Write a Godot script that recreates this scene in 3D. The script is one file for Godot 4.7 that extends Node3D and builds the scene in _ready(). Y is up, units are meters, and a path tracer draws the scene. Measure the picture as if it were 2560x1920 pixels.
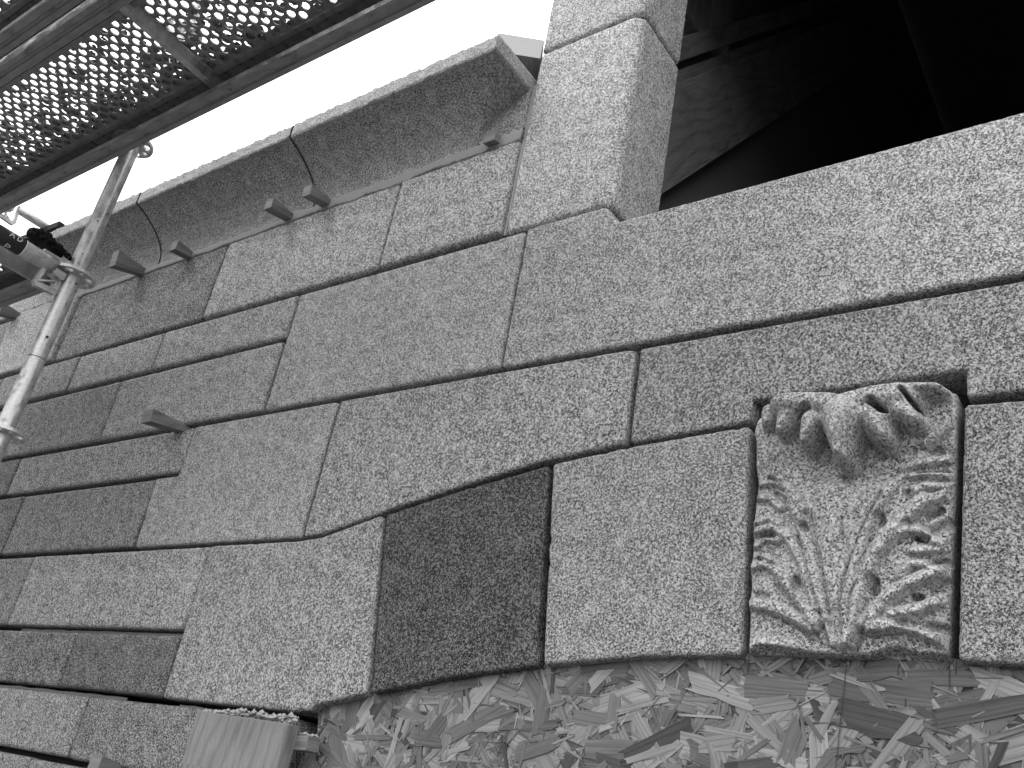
extends Node3D
# A granite facade under construction, seen from a scaffold: x runs along the wall to the right, y up, z out of the wall.
# The face of the wall is the plane z = 0, the eye is at the origin's height, 1.36 m in front of it.

const GROUND := -5.6
const TILE := 0.43           # metres that one granite texture covers
var rng := RandomNumberGenerator.new()
var mat := {}
var wall: Node3D


func _ready() -> void:
	rng.seed = 11
	make_camera_and_light()
	make_materials()
	make_ground_and_room()
	make_wall()
	make_cornice()
	make_keystone()
	make_mortar()
	make_scaffold()
	make_board()
	make_wedges()
	make_timbers()
	make_small_things()


func make_camera_and_light() -> void:
	var cam := Camera3D.new()
	cam.name = "camera"
	cam.fov = 45.848
	cam.near = 0.02
	cam.far = 400.0
	cam.transform = Transform3D(Basis(Vector3(0.812781, 0.160151, -0.560125), Vector3(0.136711, 0.88219, 0.450612), Vector3(0.566302, -0.442824, 0.695132)).orthonormalized(), Vector3(0, 0, 1.36))
	add_child(cam)
	var env := Environment.new()
	env.background_mode = Environment.BG_SKY
	var sky := Sky.new()
	var sm := ProceduralSkyMaterial.new()
	sm.sky_top_color = Color(1, 1, 1)
	sm.sky_horizon_color = Color(0.8, 0.8, 0.8)
	sm.sky_curve = 0.2
	sm.sky_energy_multiplier = 1.4
	sm.ground_bottom_color = Color(0.3, 0.3, 0.3)
	sm.ground_horizon_color = Color(0.5, 0.5, 0.5)
	sm.sun_angle_max = 1.0
	sky.sky_material = sm
	env.sky = sky
	env.tonemap_mode = Environment.TONE_MAPPER_LINEAR
	env.tonemap_exposure = 1.16
	env.sdfgi_enabled = true
	env.ssao_enabled = true
	env.ssil_enabled = true
	var we := WorldEnvironment.new()
	we.name = "world"
	we.environment = env
	add_child(we)
	var sun := DirectionalLight3D.new()
	sun.name = "veiled_sun"
	sun.light_energy = 0.42
	sun.light_angular_distance = 22.0
	sun.shadow_enabled = true
	sun.light_color = Color(1, 1, 1)
	sun.sky_mode = DirectionalLight3D.SKY_MODE_LIGHT_ONLY
	add_child(sun)
	sun.look_at_from_position(Vector3(-1.2, 2.3, 1.9), Vector3.ZERO)   # high, from the left and in front of the wall


# ---------------------------------------------------------------- naming

func tag(o: Node, label: String, category := "", group := "", kind := "") -> void:
	if label: o.set_meta("label", label)
	if category: o.set_meta("category", category)
	if group: o.set_meta("group", group)
	if kind: o.set_meta("kind", kind)


func thing(called: String, label: String, category: String, at: Vector3, group := "") -> Node3D:
	var o := Node3D.new()
	o.name = called
	o.position = at
	add_child(o, true)
	tag(o, label, category, group)
	return o


func put(called: String, mesh: Mesh, m: Material, parent: Node, at := Vector3.ZERO) -> MeshInstance3D:
	var o := MeshInstance3D.new()
	o.name = called
	o.mesh = mesh
	o.material_override = m
	o.position = at
	parent.add_child(o, true)
	return o


func solid(called: String, mesh: Mesh, m: Material, at := Vector3.ZERO) -> MeshInstance3D:
	var o := put(called, mesh, m, self, at)
	o.set_meta("kind", "structure")
	return o


# ---------------------------------------------------------------- materials

func gray(linear: float) -> Color:
	return Color(linear, linear, linear).linear_to_srgb()


func field(size: int, type: int, freq: float, octaves: int, seed_: int, cells := false) -> PackedByteArray:
	var n := FastNoiseLite.new()
	n.noise_type = type
	n.seed = seed_
	n.frequency = freq
	n.fractal_type = FastNoiseLite.FRACTAL_FBM if octaves > 1 else FastNoiseLite.FRACTAL_NONE
	n.fractal_octaves = octaves
	if cells:
		n.cellular_return_type = FastNoiseLite.RETURN_CELL_VALUE
		n.cellular_jitter = 1.0
		n.domain_warp_enabled = true
		n.domain_warp_amplitude = 3.0
		n.domain_warp_frequency = 0.12
		n.domain_warp_fractal_type = FastNoiseLite.DOMAIN_WARP_FRACTAL_NONE
	var im := n.get_seamless_image(size, size, false, false, 0.08, true)
	im.convert(Image.FORMAT_L8)
	return im.get_data()


func srgb_table() -> PackedByteArray:
	var t := PackedByteArray()
	t.resize(1024)
	for i in 1024:
		var v := i / 1023.0
		v = 12.92 * v if v < 0.0031308 else 1.055 * pow(v, 1.0 / 2.4) - 0.055
		t[i] = int(clampf(v, 0, 1) * 255.0)
	return t


func texture(size: int, data: PackedByteArray) -> ImageTexture:
	return ImageTexture.create_from_image(Image.create_from_data(size, size, false, Image.FORMAT_L8, data))


# dark: share of black mica; span: contrast between the pale grains; mottle: slow change of tone from place to place; fine: how small the grains are
func granite(seed_: int, dark: float, span: float, mottle: float, fine: float) -> ImageTexture:
	var n := 1024
	var a := field(n, FastNoiseLite.TYPE_SIMPLEX_SMOOTH, 0.115 * fine, 3, seed_)           # where mica gathers
	var b := field(n, FastNoiseLite.TYPE_CELLULAR, 0.15 * fine, 1, seed_ + 1, true)        # grains of feldspar
	var c := field(n, FastNoiseLite.TYPE_SIMPLEX, 0.30 * fine, 2, seed_ + 2)               # fine grit
	var d := field(n, FastNoiseLite.TYPE_SIMPLEX_SMOOTH, 0.006, 5, seed_ + 3)              # blotches
	var e := field(n, FastNoiseLite.TYPE_SIMPLEX_SMOOTH, 0.06 * fine, 2, seed_ + 4)        # clumps
	var lut := srgb_table()
	var out := PackedByteArray()
	out.resize(n * n)
	for i in n * n:
		var slow := d[i] / 255.0 - 0.5
		var grit := c[i] / 255.0 - 0.5
		var v := 0.62 + span * (0.62 * (b[i] / 255.0 - 0.5) + 1.25 * grit)
		var m := a[i] / 255.0 + 0.5 * (e[i] / 255.0 - 0.5) + 0.22 * grit + 0.15 * slow
		var black := clampf((dark - m) * 6.0, 0.0, 1.0)
		v = (v - 0.62) * 1.35 + 0.57
		v *= 1.0 - 0.86 * black
		v *= 1.0 + mottle * slow
		out[i] = lut[int(clampf(v, 0.02, 1.0) * 1023.0)]
	return texture(n, out)


func relief(seed_: int, coarse: float) -> ImageTexture:
	var n := 1024
	var a := field(n, FastNoiseLite.TYPE_SIMPLEX_SMOOTH, 0.11 * coarse, 3, seed_)
	var b := field(n, FastNoiseLite.TYPE_CELLULAR, 0.15 * coarse, 1, seed_ + 1, true)
	var c := field(n, FastNoiseLite.TYPE_SIMPLEX_SMOOTH, 0.012, 2, seed_ + 2)
	var out := PackedByteArray()
	out.resize(n * n)
	for i in n * n:
		out[i] = int(0.66 * a[i] + 0.20 * b[i] + 0.14 * c[i])
	return texture(n, out)


func surface(called: String, albedo: Texture2D, tone: float, rough: float, bump: Texture2D = null, depth := 0.0) -> StandardMaterial3D:
	var m := StandardMaterial3D.new()
	m.resource_name = called
	m.albedo_color = gray(tone)
	m.albedo_texture = albedo
	m.roughness = rough
	m.metallic_specular = 0.3
	if bump:
		m.heightmap_enabled = true
		m.heightmap_texture = bump
		m.heightmap_scale = depth
	mat[called] = m
	return m


func wood_texture(seed_: int, bold := 1.0) -> Array:
	var n := 512
	var g := FastNoiseLite.new()
	g.seed = seed_
	g.noise_type = FastNoiseLite.TYPE_SIMPLEX_SMOOTH
	g.frequency = 1.0
	g.fractal_octaves = 3
	var lut := srgb_table()
	var out := PackedByteArray()
	var high := PackedByteArray()
	out.resize(n * n)
	high.resize(n * n)
	for y in n:                                  # the grain runs along v
		for x in n:
			var u := x / float(n)
			var v := y / float(n)
			var w := g.get_noise_2d(u * 3.0, v * 0.9) * 1.6
			var ring := 0.5 + 0.5 * sin((u * 15.0 + w) * TAU)
			var fibre := g.get_noise_2d(u * 90.0 + 40.0, v * 5.0)
			var fine := g.get_noise_2d(u * 230.0, v * 14.0 + 9.0)
			var blot := g.get_noise_2d(u * 2.0 + 70.0, v * 2.0)
			var t := 0.60 + bold * (0.13 * fibre + 0.10 * fine + 0.14 * blot) - 0.13 * bold * bold * pow(ring, 3.0)
			out[y * n + x] = lut[int(clampf(t, 0.03, 1.0) * 1023.0)]
			high[y * n + x] = int(clampf(0.5 + 0.3 * fibre + 0.25 * fine - 0.15 * ring, 0, 1) * 255.0)
	return [texture(n, out), texture(n, high)]


func make_materials() -> void:
	var bumps := relief(71, 1.0)
	var g1 := granite(101, 0.45, 1.15, 0.18, 0.95)      # bush-hammered, the wall's common stone
	var g2 := granite(211, 0.46, 1.1, 0.12, 0.98)     # sawn: crisp mica in a pale ground
	var g3 := granite(307, 0.54, 1.25, 0.30, 0.86)      # dark and blotched with damp
	surface("granite", g1, 0.98, 0.9, bumps, 0.13)
	surface("granite_sawn", g2, 0.98, 0.85, bumps, 0.07)
	surface("granite_dark", g3, 0.98, 0.9, bumps, 0.13)
	var g4 := granite(411, 0.445, 0.72, 0.10, 0.80)     # rubbed smooth: clear mica in a quiet ground
	surface("granite_carved", g4, 0.98, 0.85, bumps, 0.05)
	mat.granite_carved.uv1_triplanar = true
	mat.granite_carved.uv1_triplanar_sharpness = 3.0
	mat.granite_carved.uv1_scale = Vector3.ONE / TILE
	mat.granite_carved.uv1_offset = Vector3(0.5, 0.02, 0.5)
	for k in ["granite", "granite_sawn", "granite_dark", "granite_carved"]:
		mat[k].vertex_color_use_as_albedo = true
	var w := wood_texture(5)
	surface("wood", w[0], 0.34, 0.85, w[1], 0.06)
	var w2 := wood_texture(23, 1.15)
	surface("strand", w2[0], 1.0, 0.75, w2[1], 0.05)
	mat.strand.vertex_color_use_as_albedo = true
	var dust := relief(83, 0.6)
	surface("mortar", null, 0.31, 0.95, dust, 0.25)
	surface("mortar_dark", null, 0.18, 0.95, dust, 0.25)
	for k in ["mortar", "mortar_dark"]:
		mat[k].uv1_triplanar = true
		mat[k].uv1_scale = Vector3.ONE * 3.0
	# zinc: streaks and blotches of a galvanized surface
	var n := 512
	var a := field(n, FastNoiseLite.TYPE_CELLULAR, 0.035, 1, 401, true)
	var b := field(n, FastNoiseLite.TYPE_SIMPLEX_SMOOTH, 0.02, 4, 402)
	var c := field(n, FastNoiseLite.TYPE_SIMPLEX_SMOOTH, 0.15, 3, 403)
	var lut := srgb_table()
	var col := PackedByteArray()
	var rgh := PackedByteArray()
	col.resize(n * n)
	rgh.resize(n * n)
	for i in n * n:
		var ring := 0.5 + 0.5 * sin((i / n) * TAU * 40.0 / n + b[i] * 0.03)
		var v := 0.66 + 0.14 * (a[i] / 255.0 - 0.5) + 0.38 * (b[i] / 255.0 - 0.5) + 0.16 * (c[i] / 255.0 - 0.5) + 0.05 * (ring - 0.5)
		if c[i] > 205 and b[i] > 120: v *= 0.55
		col[i] = lut[int(clampf(v, 0.03, 1.0) * 1023.0)]
		rgh[i] = int(clampf(0.26 + 0.3 * (b[i] / 255.0) + 0.15 * (a[i] / 255.0 - 0.5), 0, 1) * 255)
	var zinc := texture(n, col)
	var zrough := texture(n, rgh)
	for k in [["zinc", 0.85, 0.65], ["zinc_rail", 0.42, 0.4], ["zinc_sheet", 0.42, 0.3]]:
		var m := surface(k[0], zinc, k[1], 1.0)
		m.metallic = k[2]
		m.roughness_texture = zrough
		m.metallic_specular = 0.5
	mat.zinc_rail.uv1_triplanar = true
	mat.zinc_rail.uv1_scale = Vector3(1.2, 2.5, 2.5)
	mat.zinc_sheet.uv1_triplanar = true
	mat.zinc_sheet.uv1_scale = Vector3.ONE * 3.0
	surface("end_grain", null, 1.0, 0.9)
	mat.end_grain.vertex_color_use_as_albedo = true
	surface("dark_paint_and_hole", null, 0.05, 0.45)  # dark paint of the band, also the shade inside the pin holes
	surface("paint_white", null, 0.75, 0.6)
	surface("black_plastic", null, 0.008, 0.55)
	surface("bitumen", null, 0.02, 0.8)
	surface("pencil", null, 0.05, 0.8)
	surface("bare_masonry", null, 0.16, 0.95)
	surface("dirt", null, 0.09, 0.95, dust, 1.0)
	mat.dirt.uv1_triplanar = true


# ---------------------------------------------------------------- shapes

func quad(st: SurfaceTool, a: Vector3, b: Vector3, c: Vector3, d: Vector3, ua: Vector2, ub: Vector2, uc: Vector2, ud: Vector2) -> void:
	# a b c d run anticlockwise seen from outside
	var n := (b - a).cross(c - a)
	if n.length() < 1e-12: n = (c - a).cross(d - a)
	n = n.normalized()
	for k in [[a, ua], [c, uc], [b, ub], [a, ua], [d, ud], [c, uc]]:
		st.set_normal(n)
		st.set_uv(k[1])
		st.add_vertex(k[0])


func begin() -> SurfaceTool:
	var st := SurfaceTool.new()
	st.begin(Mesh.PRIMITIVE_TRIANGLES)
	return st


# A sheet of (nu x nv) quads; where.call(i, j) gives the point, uv.call(i, j) its texture place. Smooth. Outside is du x dv.
func add_grid(st: SurfaceTool, base: int, nu: int, nv: int, where: Callable, uv: Callable, color := Color.WHITE) -> int:
	for j in nv + 1:
		for i in nu + 1:
			st.set_color(color)
			st.set_uv(uv.call(i, j))
			st.add_vertex(where.call(i, j))
	for j in nv:
		for i in nu:
			var p := base + j * (nu + 1) + i
			for k in [0, nu + 2, 1, 0, nu + 1, nu + 2]:
				st.add_index(p + k)
	return base + (nu + 1) * (nv + 1)


func grid(nu: int, nv: int, where: Callable, uv: Callable, color := Color.WHITE) -> ArrayMesh:
	var st := begin()
	add_grid(st, 0, nu, nv, where, uv, color)
	st.generate_normals()
	return st.commit()


# A box with bevelled edges from -size/2 to size/2; bend.call(point) may reshape it (taper, warp). The texture's v runs along `along` (0 x, 1 y, 2 z).
func add_box(st: SurfaceTool, size: Vector3, bevel: float, at: Transform3D, along := 1, bend = null, scale := 1.0) -> void:
	var h := size / 2
	var off := Vector2(rng.randf() * 3.0, rng.randf() * 3.0)
	var P := func(s: Vector3, axis: int) -> Vector3:      # corner s of the face whose normal lies along axis
		var p := s * h
		for k in 3:
			if k != axis: p[k] -= s[k] * bevel
		if bend != null: p = bend.call(p)
		return at * p
	var U := func(s: Vector3, axis: int) -> Vector2:
		var p := s * h
		var across := 0
		for k in 3:
			if k != along and k != axis: across = k
		var v: float = p[along] if axis != along else p[(along + 2) % 3]
		return off + Vector2(p[across] + (0.37 if axis != along else 0.0), v) * scale
	for axis in 3:
		var b := (axis + 1) % 3
		var c := (axis + 2) % 3
		for sgn in [1.0, -1.0]:
			var q := []
			for k in [[-1, -1], [1, -1], [1, 1], [-1, 1]]:
				var s := Vector3.ZERO
				s[axis] = sgn
				s[b] = k[0] * sgn
				s[c] = k[1]
				q.append(s)
			quad(st, P.call(q[0], axis), P.call(q[1], axis), P.call(q[2], axis), P.call(q[3], axis), U.call(q[0], axis), U.call(q[1], axis), U.call(q[2], axis), U.call(q[3], axis))
	if bevel <= 0.0: return
	for axis in 3:                                        # the bevels along each axis
		var b := (axis + 1) % 3
		var c := (axis + 2) % 3
		for sb in [1.0, -1.0]:
			for sc in [1.0, -1.0]:
				var lo := Vector3.ZERO
				lo[axis] = -1.0
				lo[b] = sb
				lo[c] = sc
				var hi := lo
				hi[axis] = 1.0
				var f := [P.call(lo, b), P.call(hi, b), P.call(hi, c), P.call(lo, c)]
				var w := [U.call(lo, b), U.call(hi, b), U.call(hi, c), U.call(lo, c)]
				if sb * sc > 0.0: quad(st, f[3], f[2], f[1], f[0], w[3], w[2], w[1], w[0])
				else: quad(st, f[0], f[1], f[2], f[3], w[0], w[1], w[2], w[3])
	for sx in [1.0, -1.0]:
		for sy in [1.0, -1.0]:
			for sz in [1.0, -1.0]:
				var s := Vector3(sx, sy, sz)
				var f := [P.call(s, 0), P.call(s, 1), P.call(s, 2)]
				if sx * sy * sz < 0.0: f.reverse()
				quad(st, f[0], f[1], f[2], f[2], U.call(s, 0), U.call(s, 0), U.call(s, 0), U.call(s, 0))


func box(size: Vector3, bevel := 0.0, along := 1, bend = null, scale := 1.0) -> ArrayMesh:
	var st := begin()
	add_box(st, size, bevel, Transform3D(), along, bend, scale)
	return st.commit()


# A tube along y from 0 to length; swell.call(angle, y) changes its radius; wall > 0 makes it hollow.
func tube(length: float, r: float, sides: int, rings: int, wall_ := 0.0, swell = null) -> ArrayMesh:
	var st := begin()
	var out := func(i: int, j: int) -> Vector3:
		var a := TAU * i / sides
		var y := length * j / rings
		var q: float = r + (swell.call(a, y) if swell != null else 0.0)
		return Vector3(cos(a) * q, y, -sin(a) * q)
	var uv := func(i: int, j: int) -> Vector2: return Vector2(i / float(sides) * 0.5, length * j / rings * 1.6)
	var base := add_grid(st, 0, sides, rings, out, uv)
	var inner := maxf(r - wall_, 0.0) if wall_ > 0.0 else 0.0
	for end in 2:
		var y := length * end
		var cap := func(i: int, j: int) -> Vector3:
			var a := TAU * i / sides * (1.0 if end == 0 else -1.0)
			var q := lerpf(inner, r, j)
			return Vector3(cos(a) * q, y, -sin(a) * q)
		var cap_uv := func(i: int, j: int) -> Vector2: return Vector2(i * 0.01, j * 0.03)
		base = add_grid(st, base, sides, 1, cap, cap_uv)
	if wall_ > 0.0:
		var ins := func(i: int, j: int) -> Vector3:
			var a := -TAU * i / sides
			return Vector3(cos(a) * inner, length * j, -sin(a) * inner)
		add_grid(st, base, sides, 1, ins, uv)
	st.generate_normals()
	return st.commit()


# A profile in (z, y) swept along x from 0 to length, closed, flat-sided.
func sweep(profile: PackedVector2Array, length: float, parts := 1) -> ArrayMesh:
	var st := begin()
	var n := profile.size()
	if Geometry2D.is_polygon_clockwise(profile): profile.reverse()
	var run := 0.0
	for i in n:
		var p := profile[i]
		var q := profile[(i + 1) % n]
		var d := p.distance_to(q)
		for k in parts:
			var x0 := length * k / parts
			var x1 := length * (k + 1) / parts
			quad(st, Vector3(x0, p.y, p.x), Vector3(x1, p.y, p.x), Vector3(x1, q.y, q.x), Vector3(x0, q.y, q.x), Vector2(run, x0), Vector2(run, x1), Vector2(run + d, x1), Vector2(run + d, x0))
		run += d
	var t := Geometry2D.triangulate_polygon(profile)
	for x in [0.0, length]:
		for k in range(0, t.size(), 3):
			var f := [profile[t[k]], profile[t[k + 1]], profile[t[k + 2]]]
			if ((f[1] - f[0]).cross(f[2] - f[0]) > 0.0) == (x > 0.0): f.reverse()
			var v := func(q: Vector2) -> Vector3: return Vector3(x, q.y, q.x)
			quad(st, v.call(f[0]), v.call(f[1]), v.call(f[2]), v.call(f[2]), f[0], f[1], f[2], f[2])
	return st.commit()


# ---------------------------------------------------------------- ground and the dark room behind the opening

func make_ground_and_room() -> void:
	var g := PlaneMesh.new()
	g.size = Vector2(300, 300)
	solid("ground", g, mat.dirt, Vector3(0, GROUND, 0))
	# a tall bare shell: light comes in only through the opening and is lost in it
	var inside: Material = mat.bare_masonry
	solid("floor_of_room", box(Vector3(4.4, 0.2, 8.4)), inside, Vector3(0.96, -3.0, -4.66))
	solid("ceiling_of_room", box(Vector3(4.4, 0.2, 8.6)), inside, Vector3(0.96, 6.42, -4.6))
	solid("back_wall_of_room", box(Vector3(4.4, 9.6, 0.2)), inside, Vector3(0.96, 1.7, -8.9))
	solid("side_wall_of_room", box(Vector3(0.05, 9.3, 8.6)), inside, Vector3(-1.187, 1.65, -4.51))
	solid("side_wall_of_room", box(Vector3(0.2, 9.3, 8.6)), inside, Vector3(3.06, 1.65, -4.51))
	# the rubble core behind the facing stones, and two fills added for darkness
	solid("wall_core_or_fill", box(Vector3(4.0, 7.2, 0.25)), inside, Vector3(-3.52, -2.0, -0.30))
	solid("wall_core_or_fill", box(Vector3(4.34, 0.42, 0.25)), inside, Vector3(0.98, 1.0, -0.31))
	solid("wall_core_or_fill", box(Vector3(2.9, 4.5, 0.25)), inside, Vector3(1.65, 0.6, -0.16))
	solid("wall_core_or_fill", box(Vector3(1.86, 6.4, 0.12)), inside, Vector3(-0.655, -2.4, -0.41))  # unseen fill added behind the arch to keep light out of the room
	solid("wall_core_or_fill", box(Vector3(4.34, 3.7, 0.3)), inside, Vector3(0.98, 4.6, -0.255))
	solid("wall_core_or_fill", box(Vector3(0.34, 0.277, 0.20)), inside, Vector3(-1.40, 1.739, -0.33))  # block added to darken the gap under the beam; it also carries the beam
	# the slope of the roof behind the cornice
	var slope := solid("roof_slope", box(Vector3(4.2, 0.12, 6.6)), inside, Vector3(-3.34, 3.85, -2.72))
	slope.rotation.x = 0.78


# ---------------------------------------------------------------- the wall

func outward(pts: PackedVector2Array, i: int) -> Vector2:
	var n := pts.size()
	var t := (pts[(i + 1) % n] - pts[(i + n - 1) % n]).normalized()
	return Vector2(t.y, -t.x)


func resample(poly: PackedVector2Array, step: float) -> PackedVector2Array:
	var out := PackedVector2Array()
	for i in poly.size():
		var a := poly[i]
		var b := poly[(i + 1) % poly.size()]
		var k := maxi(1, int(round(a.distance_to(b) / step)))
		for j in k:
			out.append(a.lerp(b, j / float(k)))
	return out


func nearest(poly: PackedVector2Array, p: Vector2) -> Vector2:
	var best := poly[0]
	for i in poly.size():
		var q := Geometry2D.get_closest_point_to_segment(p, poly[i], poly[(i + 1) % poly.size()])
		if q.distance_squared_to(p) < best.distance_squared_to(p): best = q
	return best


# A dressed stone with its face in the plane z: the outline is given along the middle of the joints.
func stone(outline: Array, tone: float, called := "stone_block", m := "granite", z := 0.0, label := "", r := 0.0058, gap := 0.0090, depth := 0.17, rough := 1.0) -> MeshInstance3D:
	var poly := PackedVector2Array()
	for p in outline:
		poly.append(Vector2(p[0], p[1]) if p is Array else p)
	if Geometry2D.is_polygon_clockwise(poly): poly.reverse()
	var sharp: PackedVector2Array = Geometry2D.offset_polygon(poly, -gap / 2, Geometry2D.JOIN_MITER)[0]
	poly = Geometry2D.offset_polygon(sharp, -0.006, Geometry2D.JOIN_MITER)[0]
	poly = Geometry2D.offset_polygon(poly, 0.006, Geometry2D.JOIN_ROUND)[0]
	if Geometry2D.is_polygon_clockwise(poly): poly.reverse()
	var pts := resample(poly, 0.009)
	var n := pts.size()
	var mid := Vector2.ZERO
	for p in pts: mid += p / n
	var noise := FastNoiseLite.new()
	noise.seed = rng.randi() % 9999
	noise.frequency = 1.0
	noise.fractal_octaves = 3
	var off := Vector2(rng.randf(), rng.randf()) * 5.0
	var spin := rng.randf_range(-0.5, 0.5) + (PI if rng.randf() < 0.5 else 0.0)
	var tile := TILE * rng.randf_range(0.88, 1.22)
	var chips := []
	for k in int(n * 0.035 * rough) + 1:
		chips.append([pts[rng.randi() % n], rng.randf_range(0.005, 0.012), rng.randf_range(0.001, 0.0032)])
	var rings := [[-depth, 0.0, 0.0], [-1.5 * r, 0.0, 0.3], [-0.75 * r, 0.10 * r, 0.8], [-0.3 * r, 0.36 * r, 1.0], [-0.06 * r, 0.75 * r, 0.8], [0.0, 1.25 * r, 0.4], [0.0, 1.25 * r + 0.004, 0.0]]
	var P := []
	for k in rings.size():
		var row := PackedVector3Array()
		var within: PackedVector2Array = Geometry2D.offset_polygon(sharp, -rings[k][1], Geometry2D.JOIN_MITER)[0] if k > 2 else poly
		for i in n:
			var p := pts[i]
			var o := outward(pts, i)
			var core: Vector2 = nearest(within, p) if k > 2 else p - o * rings[k][1]
			var a := noise.get_noise_2d(p.x * 38.0, p.y * 38.0 + k * 0.35)
			var b := noise.get_noise_2d(p.x * 150.0 + 9.0, p.y * 150.0 + k * 1.7)
			var bite: float = (absf(a) * 0.0014 + b * 0.0010) * rings[k][2] * rough
			var sink: float = (0.5 * absf(a) * 0.0014 + absf(b) * 0.0008) * rings[k][2] * rough
			for c in chips:
				var d: float = p.distance_to(c[0]) / c[1]
				if d < 1.0:
					var f: float = (1.0 - d * d) * c[2] * rings[k][2]
					bite += f
					sink += f * 0.6
			var q: Vector2 = core - o * bite - mid
			row.append(Vector3(q.x, q.y, rings[k][0] - sink))
		P.append(row)
	var st := begin()
	var last := rings.size() - 1
	var col := Color(tone, tone, tone)
	for k in rings.size():
		for i in n:
			var nrm := Vector3.BACK
			if k < last:
				var along: Vector3 = P[k][(i + 1) % n] - P[k][(i + n - 1) % n]
				var across: Vector3 = P[mini(k + 1, last)][i] - P[maxi(k - 1, 0)][i]
				nrm = along.cross(across).normalized()
			var v: Vector3 = P[k][i]
			var o := outward(pts, i)
			st.set_normal(nrm)
			st.set_color(col)
			st.set_uv((mid + Vector2(v.x, v.y) - o * minf(v.z, 0.0)).rotated(spin) / tile + off)
			st.add_vertex(v)
	for k in last:
		for i in n:
			var a := k * n + i
			var b := k * n + (i + 1) % n
			for q in [a, b + n, b, a, a + n, b + n]: st.add_index(q)
	var inner := PackedVector2Array()
	var at := PackedInt32Array()                   # corners where points fall together are kept once
	for i in n:
		var v := Vector2(P[last][i].x, P[last][i].y)
		if inner.is_empty() or (v.distance_to(inner[-1]) > 2e-5 and (i < n - 3 or v.distance_to(inner[0]) > 2e-5)):
			inner.append(v)
			at.append(i)
	var tri := Geometry2D.triangulate_polygon(inner)
	if tri.is_empty(): push_warning("no face: " + called + str(outline[0]))
	for k in range(0, tri.size(), 3):
		var f := [tri[k], tri[k + 1], tri[k + 2]]
		if (inner[f[1]] - inner[f[0]]).cross(inner[f[2]] - inner[f[0]]) > 0.0: f.reverse()
		for q in f: st.add_index(last * n + at[q])
	var o := put(called, st.commit(), mat[m], wall, Vector3(mid.x, mid.y, z) - wall.position)
	if label: tag(o, label)
	return o


func block(x0: float, x1: float, y0: float, y1: float, tone: float, m := "granite", z := 0.0, label := "") -> void:
	var j := func() -> float: return rng.randf_range(-0.0015, 0.0015)
	# beds are open and wide, uprights tight
	var a := x0 - 0.0008
	var b := x1 + 0.0008
	stone([[a, y0 + 0.0042 + j.call()], [b, y0 + 0.0042 + j.call()], [b, y1 + j.call()], [a, y1 + j.call()]], tone, "stone_block", m, z + rng.randf_range(-0.003, 0.003), label, 0.0085)


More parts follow.
